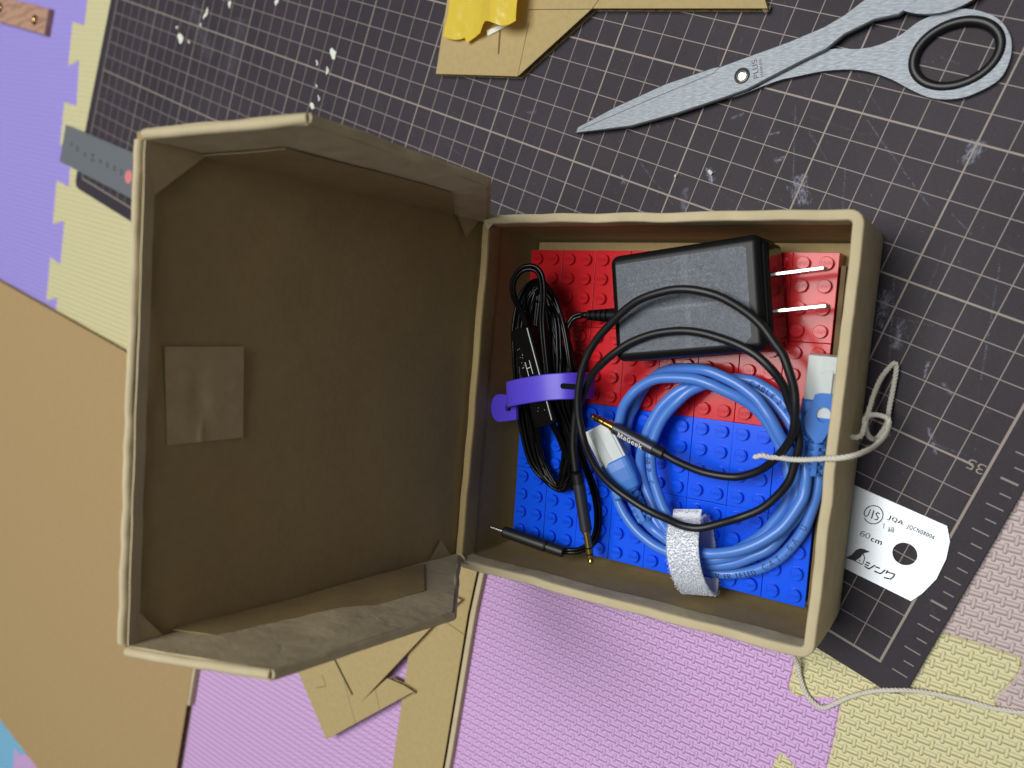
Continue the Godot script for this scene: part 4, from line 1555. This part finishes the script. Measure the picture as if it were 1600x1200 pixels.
func build_strings() -> void:
	var st := new_st()
	twine(st, pts([46, 37.5, 11.1, 48.7, 37.8, 10, 51.5, 37.5, 10.3, 54.9, 37, 10, 59.1, 39.2, 9.7, 64.6, 42, 8.7, 71.3, 46.2, 6.9, 75.7, 47.5, 6, 79.4, 46, 5, 81.8, 40, 3.9, 83.8, 30, 2.1, 84.9, 22, -0.3, 84.8, 15, -3.2, 84.1, 14, -5.3, 81.7, 15, -6.2, 79.4, 17, -6.3, 78.0, 19, -5.4, 77.8, 20, -3.7, 78.2, 17, -0.1, 79.0, 12, 2.4, 80.0, 8, 2.8, 81.6, 7, 0.3, 82.8, 6, -3.2, 82.9, 4, -8.9, 83.3, 3, -14.6, 83.8, 3, -21.6, 83.5, 4, -24.5, 82.2, 5, -23.3, 80.2, 8, -19.5, 79.0, 12, -14.5, 78.4, 17, -8, 77.9, 20, -2.5, 77.6, 22, 0.5, 76.2, 24, 1.4, 73.5, 25, 1.0]), 0.95)
	tag(obj("twine_loop", st, M.twine), "white twine knotted in a loop through the box's right wall", "twine")
	st = new_st()
	twine(st, pts([55.5, 8, 84.5, 57.2, 4, 90.5, 58.6, 0.5, 95.5, 59.1, -1.2, 99.9, 61.7, -1.9, 106.3, 65.1, -1.9, 109.4, 68.7, -1.9, 110.2, 72.7, -1.9, 107.1, 78.1, -1.8, 102.6, 85.7, -0.6, 97.6, 93.2, 0.9, 94.4, 101.3, -0.9, 93.1, 113.3, -1.9, 92.3, 123.1, -1.9, 92.4, 132.3, -1.9, 91.2, 139.4, -1.9, 90.2, 150, -1.9, 89]), 0.95)
	tag(obj("twine_tail", st, M.twine), "long white twine end trailing over yellow foam past the mat corner", "twine")


# ------------------------------------------------------------------ steel ruler
func build_ruler() -> void:
	var t := thing("steel_ruler", "long steel ruler passing under the box, round hole at its right end", "ruler")
	var outer := flat([-499, -161, -507.9, -134.5, 73.3, 53.9, 95.3, 60.5, 98.7, 56.8, 102.6, 50.7, 105.0, 42.9, 105.6, 36.5, 104.3, 31.3, 73.1, 21.8, -404.1, -132.5])
	var st := new_st()
	plate(st, holed(outer, ellipse(91.9, 43.9, 4.1, 4.1, 0.0, 40)), 0.15, 1.0)
	obj("blade", st, M.rulermat, t)
	var y := 1.09
	st = new_st()
	stroke(st, [77.49, 33.33, 78.14, 34.25, 79.06, 34.85, 80.15, 35.06, 81.26, 34.84, 82.27, 34.24, 83.06, 33.33, 83.52, 32.21, 83.62, 31.02, 83.33, 29.9, 82.69, 28.99, 81.78, 28.39, 80.7, 28.17, 79.59, 28.37, 78.57, 28.96, 77.77, 29.87, 77.29, 31.0, 77.3, 32.0, 77.8, 32.6, 78.4, 32.5, 78.8, 31.75, 79.3, 29.86], 0.34, y)
	stroke(st, [80.43, 30.07, 79.89, 33.04], 0.44, y)
	stroke(st, [82.44, 30.88, 81.86, 30.52, 81.26, 31.1, 81.64, 31.74, 82.12, 32.37, 81.77, 33.22, 80.96, 33.3], 0.4, y)
	obj("standards_mark", st, M.ink, t)
	st = new_st()
	for s in [[83.92, 34.64, 84.34, 34.27, 84.17, 36.02], [86.26, 34.98, 85.83, 35.49, 86.32, 35.67, 85.8, 36.31, 86.61, 36.05], [86.2, 36.13, 86.18, 36.98], [85.91, 36.54, 85.78, 36.85], [86.48, 36.36, 86.62, 36.61], [86.76, 35.16, 87.55, 35.15, 87.38, 35.75, 87.77, 35.82, 87.51, 36.51, 87.01, 36.96], [87.01, 35.19, 86.93, 36.09, 86.67, 36.75], [86.98, 35.9, 87.35, 36.47, 87.76, 36.89]]:
		stroke(st, s, 0.2, y)
	obj("grade_mark", st, M.ink_soft, t)
	st = new_st()
	for s in [[79.57, 49.64, 80.77, 49.85], [79.22, 50.52, 80.33, 50.78], [79.08, 51.27, 80.56, 51.96, 82.44, 50.17], [82.81, 50.66, 84.12, 50.87], [82.55, 52.31, 84.39, 52.83, 84.91, 52.53, 86.02, 51.1], [86.83, 51.2, 86.44, 52.26], [86.97, 51.71, 89.29, 51.97, 88.99, 52.86, 88.13, 54.02, 86.0, 53.97]]:
		stroke(st, s, 0.5, y)
	obj("maker_name", st, M.ink, t)
	st = new_st()
	plate(st, flat([72.34, 49.46, 74.24, 47.95, 75.66, 45.75, 77.16, 44.89, 78.49, 44.97, 80.42, 45.58, 78.92, 46.22, 78.14, 46.75, 77.28, 48.39, 75.59, 50.07, 73.89, 49.86]), 1.005, y)
	for s in [[78.2, 46.67, 78.85, 48.16, 78.45, 50.43], [75.58, 50.0, 78.32, 50.82], [77.02, 49.29, 77.4, 49.75]]:
		stroke(st, s, 0.3, y + 0.01)
	obj("bird_mark", st, M.ink, t)
	var rd := Vector3(0.957, 0, 0.29)
	var tp := Vector3(0.29, 0, -0.957)
	for s in [["JQA", 85.13, 32.17, 90.53, 33.73, 1.5, 5.4, M.ink_soft], ["JQCN08004", 91.74, 34.34, 100.57, 36.89, 1.5, 9.4, M.ink], ["60", 76.34, 40.22, 79.63, 40.87, 2.1, 3.4, M.ink], ["cm", 80.14, 41.49, 83.92, 42.3, 1.75, 3.9, M.ink_soft]]:
		var c := V((s[1] + s[3]) / 2, 1.0, (s[2] + s[4]) / 2) + tp * 0.5 * float(s[5]) * MM
		letters("engraved_text", s[0], c, V(s[3] - s[1], 0, s[4] - s[2]), tp, s[5], M.ink, t, s[6], s[0] != "60")
	# graduations and marks near the left end
	st = new_st()
	for q in [[-490.3, -146.1, 0.6], [-482, -142.2, 1.6], [-471, -137.2, 1.2], [-460.4, -134.2, 2.4], [-450, -130.7, 1.0], [-440.5, -127.4, 1.6], [-431.2, -124.6, 1.4], [-422.1, -121.4, 1.5]]:
		var a: float = q[2]
		stroke(st, [q[0] - a, q[1] - a, q[0] + a, q[1] - a * 0.4], 0.9, y)
		stroke(st, [q[0] - a, q[1] + a * 0.7, q[0] + a, q[1] + a], 0.9, y)
		stroke(st, [q[0], q[1] - a, q[0] - a * 0.3, q[1] + a], 0.8, y)
	obj("worn_marks", st, M.ink_soft, t)
	st = new_st()
	plate(st, ellipse(-413.1, -117.6, 4.6, 4.6, 0, 24), 1.005, 1.08)
	obj("red_spot", st, M.red_ink, t)


# ------------------------------------------------------------------ scissors
func outline_ring(arm: PackedVector2Array, ring: PackedVector2Array) -> PackedVector2Array:
	var m := Geometry2D.merge_polygons(arm, ring)
	var best: PackedVector2Array = m[0]
	for q in m:
		if q.size() > best.size():
			best = q
	return best

func build_scissors() -> void:
	var t := thing("scissors", "stainless steel scissors with black-lined finger rings, pointing left", "scissors")
	var st := new_st()
	# lower half: the blade that peeps out along the back, and the lower ring
	plate(st, flat([-55, -117, -53.9, -119.6, -36.3, -126.4, -13.1, -133.6, 7.2, -137.6, 16.2, -138.0, 27, -129, 9.5, -124.1, -12.2, -120.2, -27.7, -117.1]), 0.6, 2.4, 0.5)
	var arm := flat([10, -130.5, 22.8, -126.6, 35, -132.8, 50.4, -138, 61.3, -136.9, 68.1, -137.3, 74.8, -139.6, 80.9, -143.6, 87.3, -145.2, 94.8, -145.4, 101.7, -142.6, 106.1, -138.8, 108.9, -133, 109, -126.5, 106.6, -120.8, 100.8, -117.3, 94.9, -115.8, 87.2, -116.7, 80.3, -120.3, 73.4, -124.8, 66.1, -128.2, 59.1, -130, 50.3, -130.6, 39.8, -129.8, 32.2, -128.9, 14, -124.6])
	plate(st, holed(rounded(arm), ellipse(93.0, -131.0, 14.6, 12.0, -0.2, 56)), 0.5, 2.5, 0.0)
	obj("lower_blade", st, M.steel, t)
	st = new_st()
	var b1 := flat([-53.8, -116.5, -50.4, -118.1, -20, -127, 8.1, -134.7, 10.3, -136.7, 36.9, -142.6, 49.3, -146.1, 56.1, -149.3, 62.3, -153.4, 72, -163, 80, -150, 74.4, -146.1, 66.3, -145.6, 56.7, -142, 50.7, -137.6, 42, -134.4, 32.3, -130.5, 22.3, -126.4, 13.1, -124.2, -6, -120.1, -26.7, -116.8])
	plate(st, b1, 2.6, 4.6, 0.45)
	obj("upper_blade", st, M.steel, t)
	st = new_st()
	plate(st, holed(ellipse(86, -163.5, 20.5, 18.8, 0.1, 56), ellipse(86, -163.5, 14.6, 13.6, 0.1, 48)), 2.55, 4.55)
	obj("upper_ring", st, M.steel, t)
	for r in [[93.0, -131.0, 13.2, 10.6, -0.2, 1.6], [86, -163.5, 13.2, 12.2, 0.1, 3.6]]:
		st = new_st()
		var p := PackedVector3Array()
		for q in ellipse(r[0], r[1], r[2], r[3], r[4], 56):
			p.append(Vector3(q.x, r[5] * MM, q.y))
		tube(st, p, 1.75 * MM, 12, true)
		obj("ring_liner", st, M.rubber, t)
	st = new_st()
	lathe(st, Transform3D(Basis.IDENTITY, V(19.9, 4.6, -132.0)), [Vector2(3.1, -0.1), Vector2(3.1, 0.2), Vector2(2.7, 0.6), Vector2(1.9, 0.95), Vector2(1.0, 1.12), Vector2(0, 1.16)], 32)
	obj("rivet", st, M.nickel, t)
	var d := V(25.15 - 26.6, 0, -137.21 + 130.06)
	letters("stamped_name", "PLUS", V(25.0, 4.6, -133.8), d, Vector3(-0.98, 0, 0.2), 2.0, M.etch, t, 7.2)
	letters("stamped_name", "STAINLESS", V(27.2, 4.6, -134.0), d, Vector3(-0.98, 0, 0.2), 0.9, M.etch, t, 7.2)

func rounded(p: PackedVector2Array) -> PackedVector2Array:
	# the traced outline, smoothed
	var q := PackedVector3Array()
	for v in p:
		q.append(Vector3(v.x, 0, v.y))
	var out := PackedVector2Array()
	for v in smooth(q, 4, true):
		out.append(Vector2(v.x, v.z))
	return out


# ------------------------------------------------------------------ small things
func build_small_things() -> void:
	var t := thing("wooden_block", "pinkish wooden bar end with two screws on the purple foam", "wood block")
	var st := new_st()
	plate(st, flat([-660, -289, -525.4, -250.1, -531.9, -231.6, -660, -268.5]), -2.9, 2.2, 0.7)
	obj("bar", st, M.wood, t)
	for s in [[-545.1, -244.7], [-602.4, -263.5]]:
		st = new_st()
		lathe(st, Transform3D(Basis.IDENTITY, V(s[0], 2.2, s[1])), [Vector2(4.0, 0.02), Vector2(3.8, 0.5), Vector2(2.2, 0.5), Vector2(0.9, -0.6), Vector2(0, -0.6)], 20)
		obj("screw", st, M.gold, t)
	# flakes of white foam board
	var where := {
		"curled white flake on the mat's left part, biggest of its three": [-356.3, -203, 3.6, 7.5, 1.3],
		"flat white speck just above the curled flake at left": [-359.7, -210.5, 1.6, 2.2, 0.4],
		"round white crumb right of the curled flake at left": [-346.5, -199.5, 1.6, 1.8, 0.0],
		"white stick-like flake near the top left of the mat": [-329.5, -214.5, 1.6, 7.0, -0.9],
		"white crumb below the stick-like flake": [-334.5, -208.5, 1.5, 1.6, 0.2],
		"bright white scrap at the top edge of the mat": [-305.6, -216, 3.4, 3.0, 0.3],
		"white crumb at the top edge, right of the bright scrap": [-262, -209.5, 2.6, 3.0, 0.7],
		"largest white leaf-shaped flake above the lid": [-213.5, -173.6, 3.0, 6.5, 1.2],
		"narrow white flake below the leaf-shaped one": [-217.4, -165.0, 1.5, 4.6, 1.5],
		"tiny white flake halfway between leaf-shaped one and lid": [-225.7, -157.5, 1.0, 2.0, 1.4],
		"thin white flake touching the hooked one by the lid": [-223.5, -150.6, 1.0, 3.4, 1.4],
		"hooked white flake closest to the lid's peak": [-228.6, -147.0, 2.0, 4.6, 0.9],
		"pale smudge-like flake left of the leaf-shaped one": [-226, -170.5, 1.0, 3.6, 1.3],
		"cream crumb on a grid line above the tray": [-6.4, -95.8, 1.1, 0.9, 0.2],
		"silvery white flake on the mat above the tray middle": [8.5, -96.2, 1.2, 2.2, 0.8],
	}
	for label in where:
		var s: Array = where[label]
		st = new_st()
		var n := 10
		var ring := []
		for i in n:
			var a := TAU * i / n
			var k := rng.randf_range(0.75, 1.15)
			var q := Vector2(s[2] * cos(a) * k * 0.72, s[3] * sin(a) * k * 0.55).rotated(s[4] - PI / 2)
			ring.append(V(s[0] + q.x, 0.35 + 0.9 * absf(sin(a)) * rng.randf_range(0.6, 1.3), s[1] + q.y))
		var c := V(s[0], 0.9, s[1])
		for i in n:
			var a: Vector3 = ring[i]
			var b: Vector3 = ring[(i + 1) % n]
			var nn := (b - c).cross(a - c).normalized()
			if nn.y < 0:
				nn = -nn
			tri(st, c, a, b, nn)
			var a0 := Vector3(a.x, 0.00016, a.z)
			var b0 := Vector3(b.x, 0.00016, b.z)
			quad(st, a0, b0, b, a, (b - a).cross(Vector3.UP).normalized() * signf((b - a).cross(Vector3.UP).dot(a - c)))
		tag(obj("foam_flake", st, M.flake), label, "foam flake", "white flakes scattered on the mat")
